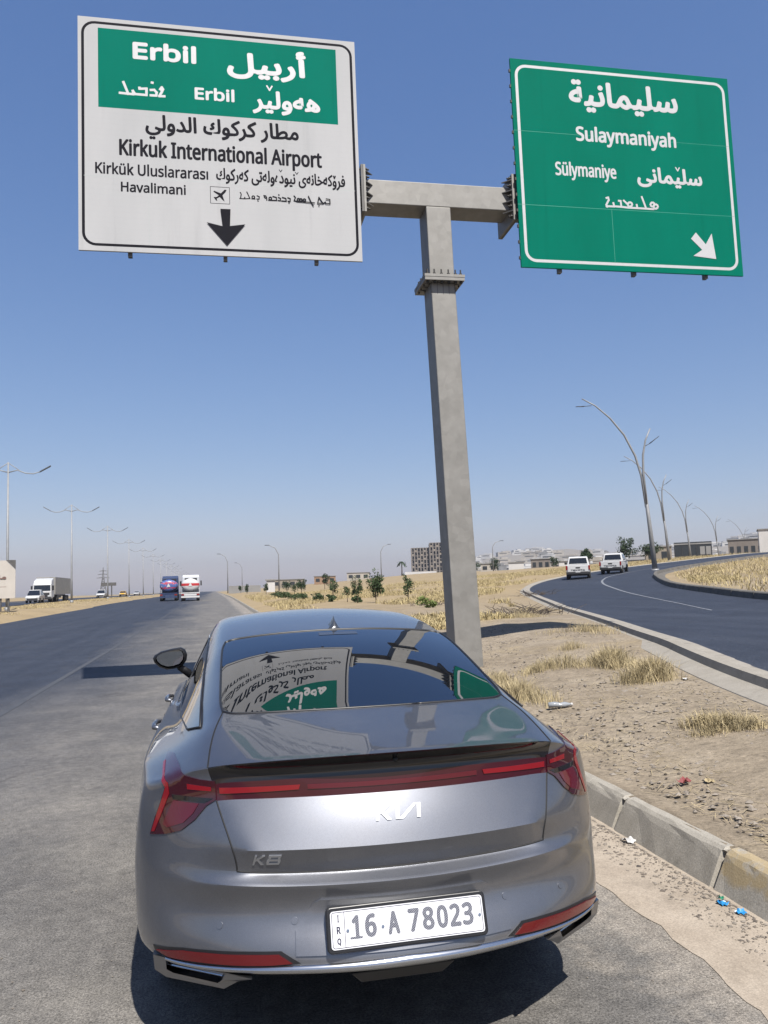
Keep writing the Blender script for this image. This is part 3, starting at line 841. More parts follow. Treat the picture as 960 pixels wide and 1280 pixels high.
F = [(j*nx+i, j*nx+i+1, (j+1)*nx+i+1, (j+1)*nx+i) for j in range(len(gy)-1) for i in range(nx-1)]
tag(meshobj('ground', V, F, m_dirt, None, True), 'dry stony dirt and straw plain', kind='structure')

ys = [-14 + 1.0*k for k in range(40)] + [26*1.07**k for k in range(1, 62)]
ys = [y for y in ys if y < 1600]
road_x = [0, .1, .3, .5, .7, .85, 1]
V = []
for y in ys:
    l, r = -12.2 - .016*y, 1.93
    for t in road_x: V.append((l + (r-l)*t, y, rz(y)))
k = len(road_x)
F = [(j*k+i, j*k+i+1, (j+1)*k+i+1, (j+1)*k+i) for j in range(len(ys)-1) for i in range(k-1)]
tag(meshobj('main_road', V, F, m_road), 'dark asphalt carriageway with dusty shoulder', kind='structure')
# opposite carriageway beyond the median
V = []
for y in ys: V += [(-20.5 - .016*y, y, rz(y) + .40), (-32 - .016*y, y, rz(y) + .40)]
tag(meshobj('opposite_road', V, [(2*j+1, 2*j, 2*j+2, 2*j+3) for j in range(len(ys)-1)], m_slip), 'far carriageway beyond the median', kind='structure')
# worn edge line and concrete gutter, laid as thin sheets
V = []
for y in ys[:70]:
    V += [(-3.62 - .004*y, y, rz(y) + .004), (-3.50 - .004*y, y, rz(y) + .004)]
tag(meshobj('edge_line', V, [(2*j, 2*j+1, 2*j+3, 2*j+2) for j in range(len(V)//2-1)], m_edge), 'worn lane edge line', kind='structure')
V = []; gyv = list(np.arange(-6, 30, .07)) ; jit = 0
for y in gyv:
    jit = jit*.7 + random.uniform(-.017, .017)
    V += [(1.385 + jit + .05*math.sin(y*.7), y, rz(y) + .003), (1.66, y, rz(y) + .006), (1.94, y, rz(y) + .005)]
tag(meshobj('gutter', V, [(3*j+i, 3*j+i+1, 3*j+i+4, 3*j+i+3) for j in range(len(gyv)-1) for i in (0, 1)], m_gutter, None, True), 'dusty concrete gutter beside the kerb', kind='structure')

def kerb(name, path, prof, m, joint=1.07, label=None, start=0.0):
    """Sweep a kerb profile (offset to the right of travel, height) along a path with a groove at every block joint."""
    P = [np.array(p[:2], float) for p in path]
    L = [0]
    for a, b in zip(P, P[1:]): L.append(L[-1] + np.hypot(*(b-a)))
    st = [0]; s = start % joint
    if s < .05: s += joint
    while s < L[-1] - .1:
        if joint < 50: st += [s - .022, s - .012, s + .012, s + .022]
        s += joint
    st += list(np.arange(.09, min(L[-1], 14), .16)) if joint < 3 else []
    st += [l for l in L if all(abs(l - q) > .06 for q in st)]
    st = sorted(set(st)); V = []; n = len(prof)
    for s in st:
        i = min(max(np.searchsorted(L, s, side='right') - 1, 0), len(P) - 2)
        t = (s - L[i]) / (L[i+1] - L[i]); p = P[i] + (P[i+1]-P[i])*t; d = (P[i+1]-P[i]) / np.hypot(*(P[i+1]-P[i])); nr = np.array((d[1], -d[0]))
        g = min([abs(s - q) for q in np.arange(start % joint, L[-1], joint)] + [9]) < .015 and joint < 50
        blk = int((s - start) / joint) if joint < 50 else 0
        ju = .008 * math.sin(blk * 12.9) ; jz = .006 * math.sin(blk * 7.7)
        base = path[i][2] + (path[i+1][2]-path[i][2])*t
        for j, (o, z) in enumerate(prof):
            oo, zz = o + ju, z + (jz if z > .05 else 0)
            if joint < 3 and s < 14 and 0 < j < n - 1: oo += .0045*math.sin(s*37.1 + j*2.2)*math.sin(s*11.7 + j); zz += .004*math.sin(s*29.3 + j*1.7)*math.sin(s*7.1)
            if g and 0 < j < n - 1: oo += .022 * (1 if j < n/2 else -1); zz -= .012 if z > .1 else 0
            V.append((p[0] + nr[0]*oo, p[1] + nr[1]*oo, base + zz))
    F = [(i*n+j, i*n+j+1, (i+1)*n+j+1, (i+1)*n+j) for i in range(len(st)-1) for j in range(n-1)]
    o = meshobj(name, V, F, m); tag(o, label, kind='structure'); return o
kp = [(1.93, y, rz(y)) for y in list(np.arange(-7, 60, 1.0)) + list(np.arange(60, 420, 6))]
kerb('kerb', kp, [(-.005, -.10), (.0, .0), (.072, .150), (.090, .180), (.115, .198), (.165, .204), (.19, .19), (.20, .05)], m_kerb, 1.07, 'worn concrete kerb of long blocks, one painted yellow', start=8.19)
slz = [(p[0], p[1], hh(p[0], p[1])) for p in SL]
kerb('slip_road_kerb', slz, [(-.66, -.25), (-.56, -.045), (-.30, .012), (-.27, .105), (-.15, .112), (-.12, .10), (-.08, .062), (.14, .056), (.15, -.2)], m_kerb2, 99, 'pale concrete kerb curving along the slip road')
srz = [(p[0], p[1], hh(p[0], p[1])) for p in SR]
kerb('inner_kerb', srz, [(-.02, -.2), (.0, .02), (.05, .24), (.08, .27), (.26, .28), (.32, .08), (.9, .03), (1.0, -.35)], m_kerb3, 2.2, 'dark concrete kerb round the straw field')
V = []; T = [0, .12, .3, .5, .7, .88, 1]
for p, q in zip(SL, SR):
    for t in T:
        x, y = p + (q - p)*t; V.append((x, y, hh(x, y) + .05))
n = len(T); F = [(i*n+j, i*n+j+1, (i+1)*n+j+1, (i+1)*n+j) for i in range(len(SL)-1) for j in range(n-1)]
tag(meshobj('slip_road', V, F, m_slip), 'blue grey asphalt slip road bending right', kind='structure')
def stripe(name, t, w, i0, i1, lbl):
    V = []
    for p, q in list(zip(SL, SR))[i0:i1]:
        d = (q-p) / np.hypot(*(q-p))
        for s in (-w, w):
            x, y = p + (q-p)*t + d*s; V.append((x, y, hh(x, y) + .056))
    tag(meshobj(name, V, [(2*j, 2*j+1, 2*j+3, 2*j+2) for j in range(len(V)//2-1)], m_paint), lbl, kind='structure')
stripe('lane_line', .60, .07, 0, 96, 'faded lane line on the slip road')

# ------------------------------------------------------------------ the sign gantry
def galv(name, a=(.228, .220, .202), b=(.282, .274, .255)):
    m = mat(name, a, .55, .25); t = NT(m)
    v = t.n('ShaderNodeTexVoronoi'); v.inputs['Scale'].default_value = 9; t.l(t.co(), v.inputs['Vector'])
    c = t.ramp(t.noise(3.5, 6, .65), [(.3, a), (.7, b)])
    c = t.mix(.35, c, t.mix(1.0, c, t.ramp(v.outputs['Color'], [(0, G(.75)), (1, G(1.25))]), 'MULTIPLY'))
    c = t.mix(t.ramp(t.noise(1.7, 6, .75, t.map((1, 1, .35))), [(.60, G(0)), (.74, G(.40))]), c, (.165, .145, .12))
    t.color(c); return m
m_galv = galv('galvanised_steel')
m_galv2 = galv('dull_steel', (.09, .088, .085), (.15, .145, .14))
m_bolt = mat('dark_bolt', (.06, .058, .055), .6, .6)
def sheet(name, a, b):
    m = mat(name, a, .7, spec=.03); t = NT(m)
    c = t.ramp(t.noise(1.3, 5, .6, t.map((1, 1, .3))), [(.3, a), (.7, b)])
    z = t.sep()[2]
    w = t.n('ShaderNodeTexWave'); w.bands_direction = 'Z'; w.inputs['Scale'].default_value = 3.6; w.inputs['Distortion'].default_value = .3; t.l(t.co(), w.inputs['Vector'])
    c = t.mix(.10, c, t.mix(1.0, c, t.ramp(w.outputs['Fac'], [(.0, G(.80)), (.08, G(1.0))]), 'MULTIPLY'))
    st = t.ramp(t.noise(5, 4, .6, t.map((1, 1, .05), (2, 0, 0))), [(.58, G(0)), (.75, G(.32))])
    c = t.mix(st, c, tuple(k*.72 for k in a)); t.color(c); return m
m_swhite = sheet('white_sheeting', (.45, .455, .46), (.51, .51, .515))
m_sgreen = sheet('green_sheeting', (.001, .150, .098), (.001, .172, .115))
m_sgreen2 = sheet('green_film', (.001, .155, .108), (.001, .178, .125))
m_ink = mat('black_film', (.008, .008, .013), .8, spec=.15)
m_swt = noisy('white_film', (.50, .51, .52), (.56, .56, .57), 12, .5)
m_seam = mat('sheet_seam', (.40, .44, .43), .5)
m_seamg = mat('green_sheet_seam', (.03, .27, .19), .5)
m_alum = noisy('sign_back', (.33, .33, .33), (.42, .42, .42), 6, .5, metal=.5)
YAW, LEAN = -0.0167, 0.0087
gu = Vector((math.cos(YAW)*math.cos(LEAN), math.sin(YAW)*math.cos(LEAN), math.sin(LEAN)))
gn = Vector((math.sin(YAW), -math.cos(YAW), 0))           # out of the sign towards the driver
gv = gn.cross(gu); gv = gv if gv.z > 0 else -gv
def panel_matrix(x, z):
    u0 = Vector((math.cos(YAW), math.sin(YAW), 0)); O = Vector((0, 9.35, 0)) + u0*0 + Vector((0, 0, 0))
    O = O + gu*x + gv*z
    return Matrix(((gu.x, gv.x, gn.x, O.x), (gu.y, gv.y, gn.y, O.y), (gu.z, gv.z, gn.z, O.z), (0, 0, 0, 1)))
GM = panel_matrix(0, 0)
ROTG = GM.to_3x3()
def gp(u, v, w): return GM @ Vector((u, v, w))
def gbox(mb, u0, u1, v0, v1, w0, w1, m=0):
    mb.hexa([gp(u0,v0,w1), gp(u1,v0,w1), gp(u1,v0,w0), gp(u0,v0,w0), gp(u0,v1,w1), gp(u1,v1,w1), gp(u1,v1,w0), gp(u0,v1,w0)], m)

gantry = empty('sign_post', (3.25, 9.9, 0.2))
tag(gantry, 'tall galvanised steel post with a crossbeam carrying two road signs', 'sign post')
def gpart(mb, name, m, **k):
    o = mb.build(name, m, None, **k); o.parent = gantry; o.matrix_parent_inverse = Matrix.Translation((-3.25, -9.9, -.2)); return o
# beam front face at w=-.22, depth .62
PW0, PW1 = -.22, -.80
mb = MB()
gbox(mb, 1.93, 4.46, 7.915, 8.325, PW1+.10, PW0)
gpart(mb, 'crossbeam', m_galv, bevel=.012)
for u0, u1 in ((-.9, 1.84), (4.53, 7.2)):                      # beam continues behind each sign
    mb = MB(); gbox(mb, u0, u1, 7.93, 8.31, PW1+.11, PW0-.01); gpart(mb, 'sign_arm', m_galv2, bevel=.012)
def tilt(v): return .125 * max(0, min(1, (6.6 - v) / 5.3))     # the lower post stands slightly off plumb
mb = MB()
mb.hexa([gp(2.985,6.70,PW0), gp(3.405,6.70,PW0), gp(3.405,6.70,PW1+.10), gp(2.985,6.70,PW1+.10), gp(2.970,7.913,PW0), gp(3.392,7.913,PW0), gp(3.392,7.913,PW1+.10), gp(2.970,7.913,PW1+.10)])
gpart(mb, 'upper_post', m_galv, bevel=.012)
mb = MB()
a, b = 2.995 + .145, 3.41 + .145
mb.hexa([gp(a-.01,.25,PW0), gp(b+.02,.25,PW0), gp(b+.02,.25,PW1+.08), gp(a-.01,.25,PW1+.08), gp(2.995,6.60,PW0), gp(3.41,6.60,PW0), gp(3.41,6.60,PW1+.10), gp(2.995,6.60,PW1+.10)])
gpart(mb, 'lower_post', m_galv, bevel=.012)
mb = MB(); gbox(mb, 2.86, 3.545, 6.655, 6.70, PW1-.03, PW0+.13); gbox(mb, 2.865, 3.54, 6.60, 6.652, PW1-.025, PW0+.125); gpart(mb, 'splice_flange', m_galv)
for u in (2.90, 3.0, 3.1, 3.2, 3.3, 3.4, 3.5):                  # gussets below the flange
    if 2.995 <= u <= 3.41:
        mb = MB(); mb.hexa([gp(u-.006,6.40,PW0), gp(u+.006,6.40,PW0), gp(u+.006,6.60,PW0), gp(u-.006,6.60,PW0), gp(u-.006,6.58,PW0+.004), gp(u+.006,6.58,PW0+.004), gp(u+.006,6.60,PW0+.10), gp(u-.006,6.60,PW0+.10)]); gpart(mb, 'gusset', m_galv2)
for w in (PW0-.06, PW0-.22, PW0-.38):
    for sgn, e in ((-1, 2.995), (1, 3.41)):
        mb = MB(); mb.hexa([gp(e,6.40,w), gp(e,6.40,w+.012), gp(e,6.60,w+.012), gp(e,6.60,w), gp(e+sgn*.004,6.58,w), gp(e+sgn*.004,6.58,w+.012), gp(e+sgn*.11,6.60,w+.012), gp(e+sgn*.11,6.60,w)]); gpart(mb, 'gusset', m_galv2)
for u in (2.92, 3.04, 3.16, 3.28, 3.40, 3.49):
    for w in ((PW0+.07),):
        mb = MB(); mb.tube([gp(u, 6.57, w), gp(u, 6.80, w)], .013, 6); mb.tube([gp(u, 6.705, w), gp(u, 6.735, w)], .026, 6); mb.tube([gp(u, 6.565, w), gp(u, 6.595, w)], .026, 6)
        gpart(mb, 'flange_bolt', m_bolt)
for w in (PW0-.1, PW0-.3, PW0-.45):
    for u in (2.90, 3.50):
        mb = MB(); mb.tube([gp(u, 6.57, w), gp(u, 6.78, w)], .013, 6); mb.tube([gp(u, 6.705, w), gp(u, 6.735, w)], .026, 6); gpart(mb, 'flange_bolt', m_bolt)
for ua, ub, uo in ((1.86, 1.895, 1), (1.895+.005, 1.935, 1), (4.455, 4.49, -1), (4.495, 4.53, -1)):
    mb = MB(); gbox(mb, ua, ub, 7.70, 8.50, PW1-.07, PW0+.14); gpart(mb, 'end_flange', m_galv2 if uo*(ua-3) < -1.1 and ua in (1.86, 4.495) else m_galv)
for ub, sgn in ((1.935, 1), (4.455, -1)):
    for v in (8.40, 8.22, 8.04, 7.86):
        mb = MB(); gu0 = ub
        mb.hexa([gp(gu0,v-.008,PW0), gp(gu0+sgn*.14,v-.008,PW0), gp(gu0+sgn*.01,v-.008,PW0+.13), gp(gu0,v-.008,PW0+.13), gp(gu0,v+.008,PW0), gp(gu0+sgn*.14,v+.008,PW0), gp(gu0+sgn*.01,v+.008,PW0+.13), gp(gu0,v+.008,PW0+.13)])
        gpart(mb, 'end_gusset', m_galv2)
    for v in (8.44, 8.31, 8.13, 7.95, 7.77):
        mb = MB(); mb.tube([gp(ub-sgn*.10, v, PW0+.08), gp(ub+sgn*.07, v, PW0+.08)], .014, 6); mb.tube([gp(ub+sgn*.003, v, PW0+.08), gp(ub+sgn*.035, v, PW0+.08)], .030, 6); gpart(mb, 'flange_bolt', m_bolt)
mb = MB(); gbox(mb, 2.85, 3.85, .02, .06, PW1-.1, PW0+.22)
for k in range(len(mb.v)): pass
gpart(mb, 'base_plate', m_galv2)

# ------------------------------------------------------------------ the two signs
def sign(name, label, x, z, W, H, face):
    root = empty(name, gp(x + W/2, z, 0)); tag(root, label, 'road sign', None)
    inv = Matrix.Translation(-root.location)
    M = panel_matrix(x, z)
    def own(o): o.parent = root; o.matrix_parent_inverse = inv; return o
    mb = MB(); mb.prism([(0, 0), (W, 0), (W, H), (0, H)], 'z', -.035, 0); mb.v = [tuple(M @ Vector(p)) for p in mb.v]
    own(mb.build('panel', [face, m_alum]))
    o = root.children[-1] if root.children else None
    for k in range(3):
        u = W * (.17 + .33*k)
        mb = MB(); mb.prism([(u-.03, -.055), (u+.03, -.055), (u+.03, H+.02), (u-.03, H+.02)], 'z', -.12, -.036); mb.v = [tuple(M @ Vector(p)) for p in mb.v]
        own(mb.build('stiffener', m_galv2))
    return root, M, own
S = {}
m_w, m_g = m_swhite, m_sgreen
root, M, own = sign('airport_road_sign', 'big white road sign with green Erbil band above Kirkuk International Airport and down arrow', -2.4949, 6.8141, 4.3118, 3.736, m_w)
f = Flat(); f.poly([(.295,2.280),(3.995,2.280),(3.995,3.570),(.295,3.570)]); own(f.build('green_band', m_sgreen2, None, M))
f = Flat(); f.ring(.050, .075, 4.262, 3.672, .20, .042)
f.k = 1
f.text('\uFEF2\uFEDF\uFEED\uFEAA\uFEDF\uFE8D \uFED9\uFEEE\uFEDB\uFEAE\uFEDB \uFEAD\uFE8E\uFEC4\uFEE3', (.984, 1.815, 3.35, 2.225), None, .010)
f.text('Kirkuk International Airport', (.594, 1.445, 3.71, 1.805), LATIN, .010)
f.text('Kirk\u00fck Uluslararas\u0131', (.243, 1.213, 1.919, 1.405), LATIN, .0055)
f.text('Havalimani', (.614, .945, 1.576, 1.115), LATIN, .0055)
f.text('\uFED9\uFEEE\uFEDB\uFEAD\uFEEA\uFEDB \uFEF0\uFE97\uFEEA\uFEDF\uFEED\u06D5\uFEA9\uFEEE\uFEF4\uFEE7 \uFEEF\uFEEA\uFEE7\uFE8E\uFEA7\uFEEA\uFEDB\u06C6\uFEAE\uFED3', (2.039, 1.165, 4.076, 1.425), None, .006)
for u, v in ((3.30, 1.405), (3.045, 1.43)): f.line([(u-.022, v+.022), (u, v-.012), (u+.022, v+.022)], .006)
f.ring(1.943, .835, 2.244, 1.112, .004, .008)
f.poly([(2.197,1.067),(2.176,1.025),(2.131,.976),(2.162,.875),(2.130,.900),(2.087,.946),(2.041,.917),(2.051,.879),(2.030,.888),(2.003,.925),(1.995,.940),(2.042,.944),(2.073,.973),(1.992,1.027),(2.005,1.044),(2.106,1.007),(2.166,1.071)])
for s in [[(2.406,1.039),(2.419,1.012),(2.409,0.949)],[(2.396,0.939),(2.466,0.939),(2.474,0.964)],[(2.466,0.939),(2.554,0.948)],[(2.507,1.053),(2.551,0.951)],[(2.626,0.975),(2.622,0.962),(2.612,0.954),(2.599,0.953),(2.589,0.96),(2.586,0.973),(2.59,0.985),(2.6,0.994),(2.613,0.994),(2.622,0.987),(2.626,0.975)],[(2.582,0.946),(2.631,0.946)],[(2.665,1.0),(2.699,0.986),(2.694,0.946),(2.66,0.947)],[(2.674,0.919),(2.68,0.913)],[(2.77,1.011),(2.801,1.005),(2.813,0.979),(2.791,0.968),(2.776,0.99)],[(2.813,0.979),(2.815,0.937)],[(2.891,0.969),(2.887,0.956),(2.876,0.948),(2.864,0.947),(2.854,0.954),(2.85,0.967),(2.854,0.98),(2.865,0.988),(2.877,0.989),(2.887,0.982),(2.891,0.969)],[(2.843,0.938),(2.901,0.939)],[(2.911,1.003),(2.965,0.99),(2.969,0.941),(2.901,0.939)],[(2.997,0.992),(3.032,0.978),(3.027,0.939),(2.991,0.942)],[(3.003,1.037),(3.01,1.032)],[(3.06,0.996),(3.114,0.982),(3.121,0.936),(3.047,0.937)],[(3.146,0.996),(3.185,0.982),(3.181,0.937),(3.148,0.938)],[(3.16,0.912),(3.166,0.908)],[(3.245,1.031),(3.267,1.008),(3.245,0.952),(3.287,0.943)],[(3.334,0.974),(3.33,0.961),(3.319,0.952),(3.307,0.952),(3.296,0.959),(3.293,0.971),(3.297,0.984),(3.308,0.993),(3.32,0.993),(3.331,0.986),(3.334,0.974)],[(3.372,0.971),(3.368,0.958),(3.357,0.95),(3.345,0.949),(3.334,0.956),(3.331,0.969),(3.335,0.981),(3.346,0.99),(3.359,0.991),(3.369,0.983),(3.372,0.971)],[(3.287,0.941),(3.43,0.938)],[(3.428,0.969),(3.423,0.956),(3.413,0.948),(3.4,0.947),(3.39,0.954),(3.386,0.967),(3.391,0.98),(3.401,0.988),(3.414,0.989),(3.424,0.982),(3.428,0.969)],[(3.473,1.037),(3.518,0.931),(3.548,0.878)],[(3.43,0.938),(3.566,0.932)],[(3.641,1.03),(3.618,0.929)],[(3.641,1.03),(3.705,0.93)],[(3.618,0.929),(3.705,0.93),(3.743,0.956),(3.75,0.931),(3.817,0.932),(3.815,1.002),(3.757,1.008)],[(3.633,0.895),(3.643,0.892)]]:
    f.line(s, .0085)
f.poly([(2.094,.750),(2.249,.752),(2.236,.479),(2.472,.518),(2.186,.162),(1.882,.522),(2.123,.470)])
own(f.build('black_lettering', m_ink, None, M))
f = Flat(); f.k = 6
f.text('Erbil', (.808, 3.105, 1.770, 3.405), LATIN, .017)
f.text('Erbil', (1.736, 2.520, 2.349, 2.735), LATIN, .010)
f.text('\uFEDE\uFEF4\uFE91\uFEAD\uFE83', (2.243, 2.925, 3.505, 3.475), None, .020)
f.text('\uFEAE\uFEF4\uFEDF\uFEED\uFEEA\uFEEB', (2.628, 2.365, 3.710, 2.765), None, .015)
f.line([(2.865, 2.845), (2.905, 2.775), (2.945, 2.845)], .012)
for s in [[(0.666,2.715),(0.738,2.524)],[(0.612,2.533),(0.812,2.527),(0.805,2.583),(0.836,2.533)],[(0.832,2.532),(1.007,2.53),(1.009,2.636),(0.906,2.624),(0.904,2.643)],[(1.071,2.618),(1.124,2.624),(1.16,2.585),(1.153,2.533),(1.07,2.531)],[(1.089,2.741),(1.102,2.739)],[(1.214,2.639),(1.239,2.675),(1.256,2.645),(1.234,2.592),(1.199,2.528),(1.278,2.532)]]:
    f.line(s, .019)
own(f.build('white_lettering', m_swt, None, M))
f = Flat(); f.k = 1
for v in (1.17,): f.poly([(.08, v), (4.23, v), (4.23, v+.008), (.08, v+.008)])
for u in (1.02, 2.35): f.poly([(u, .12), (u+.006, .12), (u+.006, 2.27), (u, 2.27)])
f.k = 0
f.step = .00012
own(f.build('sheet_seam', m_seam, None, M))

root, M, own = sign('exit_road_sign', 'green road sign reading Sulaymaniyah in white with a slanting arrow at its lower corner', 4.5093, 6.8347, 4.1515, 3.6962, m_g)
f = Flat(); f.ring(.075, .095, 4.075, 3.600, .20, .050)
f.text('\uFE94\uFEF4\uFEE7\uFE8E\uFEE4\uFEF4\uFEE0\uFEB3', (1.042, 2.830, 3.115, 3.420), None, .020)
f.text('Sulaymaniyah', (1.129, 2.215, 3.029, 2.575), LATIN, .011)
f.text('S\u00fclymaniye', (.710, 1.575, 1.838, 1.905), LATIN, .008)
f.text('\uFEF0\uFEE7\uFE8E\uFEE4\uFEF4\uFEE0\uFEB3', (2.227, 1.535, 3.486, 1.915), None, .013)
f.line([(2.985, 1.935), (3.02, 1.875), (3.055, 1.935)], .010)
for s in [[(1.619,1.294),(1.654,1.306),(1.661,1.261),(1.611,1.174),(1.625,1.136)],[(1.609,1.148),(1.755,1.149),(1.744,1.212)],[(1.755,1.153),(1.89,1.151),(1.882,1.256),(1.847,1.257)],[(1.89,1.151),(2.027,1.142)],[(1.942,1.267),(2.0,1.211)],[(2.094,1.204),(2.085,1.181),(2.063,1.166),(2.039,1.164),(2.019,1.177),(2.013,1.199),(2.023,1.223),(2.044,1.238),(2.069,1.239),(2.088,1.226),(2.094,1.204)],[(2.027,1.142),(2.19,1.143),(2.18,1.204)],[(2.288,1.352),(2.355,1.146)],[(2.19,1.143),(2.494,1.142)],[(2.52,1.226),(2.511,1.204),(2.49,1.19),(2.467,1.188),(2.449,1.2),(2.443,1.221),(2.452,1.243),(2.472,1.258),(2.496,1.259),(2.514,1.247),(2.52,1.226)],[(2.58,1.193),(2.57,1.17),(2.548,1.154),(2.523,1.153),(2.504,1.166),(2.498,1.188),(2.507,1.212),(2.529,1.227),(2.554,1.228),(2.573,1.215),(2.58,1.193)]]:
    f.line(s, .017)
f.poly([(3.278,.757),(3.455,.550),(3.586,.754),(3.637,.289),(3.196,.328),(3.376,.445),(3.175,.639)])
own(f.build('white_lettering', m_swt, None, M))
f = Flat(.00012)
f.poly([(.0, 1.09), (4.07, 1.09), (4.07, 1.098), (.0, 1.098)]); f.poly([(.0, 2.40), (4.07, 2.40), (4.07, 2.406), (.0, 2.406)]); f.poly([(1.70, .14), (1.708, .14), (1.708, 1.09), (1.70, 1.09)])
own(f.build('sheet_seam', m_seamg, None, M))
for k in range(13):
    v = .14 + k * .276
    mb = MB(); mb.prism([(-.025, v), (-.001, v), (-.001, v+.05), (-.025, v+.05)], 'z', -.034, -.006)
    mb.v = [tuple(M @ Vector(p)) for p in mb.v]; own(mb.build('edge_clip', m_bolt))
# ------------------------------------------------------------------ street lamps
m_lamp = noisy('lamp_steel', (.25, .255, .26), (.32, .325, .33), 3, .55, metal=.2)
m_head = mat('lamp_head', (.05, .055, .06), .5)
m_white = noisy('white_vehicle_paint', (.56, .56, .555), (.64, .64, .635), 3, .3)
m_dglass = mat('vehicle_glass', (.012, .014, .018), .05, coat=.5)
m_tail = mat('vehicle_tail_lamp', (.25, .012, .012), .25)
m_dark = mat('vehicle_dark_trim', (.022, .022, .024), .6)
m_yellow = mat('taxi_yellow', (.62, .36, .03), .4)
m_grey = noisy('trailer_sheet', (.24, .235, .22), (.31, .30, .28), 2, .6)
m_lglass = mat('lamp_lens', (.6, .62, .62), .3)

def double_lamp():
    r = empty('street_lamp'); tag(r, 'tall grey lamp post with two drooping arms on the median', 'street lamp', 'double armed lamps along the median')
    mb = MB(); mb.tube([(0,0,0), (0,0,3), (0,0,12.2)], [.13, .115, .06], 10); mb.tube([(0,0,-.05), (0,0,.35)], .2, 10); mb.build('pole', m_lamp, r, True)
    for s in (-1, 1):
        mb = MB(); mb.tube([(0,0,11.35), (s*.7,0,11.55), (s*1.3,0,11.30), (s*1.9,0,11.25), (s*2.45,0,11.42)], [.05,.045,.045,.045,.04], 8)
        mb.tube([(0,0,12.15), (s*.55,0,11.75), (s*.95,0,11.44)], .035, 6)
        mb.build('arm', m_lamp, r, True)
        mb = MB(); mb.hexa([(s*2.40,-.14,11.36),(s*3.25,-.16,11.86),(s*3.25,.16,11.86),(s*2.40,.14,11.36),(s*2.40,-.10,11.46),(s*3.25,-.12,11.96),(s*3.25,.12,11.96),(s*2.40,.10,11.46)]); mb.build('lamp_head', m_head, r, bevel=.02)
    return r
def curved_lamp():
    r = empty('curved_street_lamp'); tag(r, 'curved lamp post with one long and one short arm beside the bend', 'street lamp', 'curved lamps along the slip road')
    mb = MB(); mb.tube([(0,0,0), (-.1,0,4.2), (-.25,0,8.4)], [.23, .17, .12], 12); mb.tube([(0,0,-.1), (0,0,.25)], .32, 12); mb.build('pole', m_lamp, r, True)
    mb = MB(); mb.tube([(-.22,.06,5.6), (-.36,.08,8.4), (-.72,.08,10.2), (-1.5,.08,12.1), (-2.6,.08,13.7), (-3.8,.08,14.9), (-4.9,.08,15.6)], [.10,.10,.095,.085,.075,.06,.05], 9); mb.build('arm', m_lamp, r, True)
    mb = MB(); mb.tube([(-.20,-.08,5.9), (-.22,-.1,8.6), (-.10,-.1,10.2), (.25,-.1,11.5), (.75,-.1,12.5)], [.10,.10,.09,.07,.05], 9); mb.build('arm', m_lamp, r, True)
    for pts in ([(-4.1,.08,14.92), (-5.0,.08,14.90), (-5.5,.08,14.92)], [(.02,-.1,10.9), (.75,-.1,11.25), (1.45,-.1,11.75)]):
        a, b, c = (Vector(p) for p in pts)
        mb = MB(); mb.tube([a, b], .03, 6)
        mb.tube([b - (b-a)*.25, c], [.09, .06], 8, flat=.5); mb.build('lamp_head', m_head, r, True)
    return r
lamp0 = double_lamp()
k = 0
for i in range(15):
    y = 66.7 + 34.6*i; x = -17.0 if i == 0 else -17.6 - .002*y
    o = lamp0 if i == 0 else copy_tree(lamp0)
    o.location = (x, y, hh(x, y) - .05); o.rotation_euler = (0, R(-.3), R(4 + random.uniform(-2, 2)))
names_d = ['nearest double armed lamp post along the median, right behind the beige board', 'second double armed lamp post along the median, beyond the parked truck', 'third double armed lamp post along the median, beside the white estate car']
for o, l in zip([lamp0] + [c for c in C.objects if c.name.startswith('street_lamp.')][:2], names_d): o['label'] = l
for c in [c for c in C.objects if c.name.startswith('street_lamp.')][2:]: c['label'] = 'distant double armed lamp post in the row shrinking along the median'
cl0 = curved_lamp()
labs = ['tall curved lamp post standing on the bend of the slip road above the kerb', 'curved lamp post half hidden right behind the tall one on the bend', 'curved lamp post before the dark glass building', 'curved lamp post between the dark building and the grey hall', 'farthest curved lamp post in front of the grey hall']
for i, (x, y, sc, rz_) in enumerate([(36.6, 59.4, 1.0, -.22), (58.3, 92.0, .93, -.25), (89.5, 134.7, .95, -.3), (122.4, 172.8, .95, -.3), (164.2, 218.2, .95, -.3)]):
    o = cl0 if i == 0 else copy_tree(cl0)
    o.location = (x, y, hh(x, y) - .1); o.scale = (sc, sc, sc); o.rotation_euler = (0, R(-2.2), rz_); o['label'] = labs[i]

def simple_lamp(x, y, hgt, s, lab, reach=2.2):
    r = empty('thin_lamp_post', (x, y, hh(x, y) - .1)); tag(r, lab, 'street lamp')
    mb = MB(); mb.tube([(0,0,0), (0,0,hgt*.6), (0,0,hgt*.8), (s*reach*.35,0,hgt*.94), (s*reach,0,hgt)], [.16,.13,.11,.09,.07], 7); mb.build('pole', m_lamp, r, True)
    mb = MB(); mb.box((s*(reach+.4), 0, hgt+.02), (1.0, .3, .14)); mb.build('lamp_head', m_head, r)
simple_lamp(13.8, 179.2, 10.5, -1, 'thin lamp post with a hooked top standing left of the saplings')
simple_lamp(46.9, 223.2, 10.5, 1, 'straight thin lamp post standing beyond the biggest sapling')
simple_lamp(71.8, 197.1, 8.0, 1, 'small lamp post just right of the steel sign post')
simple_lamp(3.4, 243, 12, -1, 'faint lamp post at the far right edge of the main road')
simple_lamp(10.8, 334, 12, -1, 'faintest lamp post by the far end of the main road')

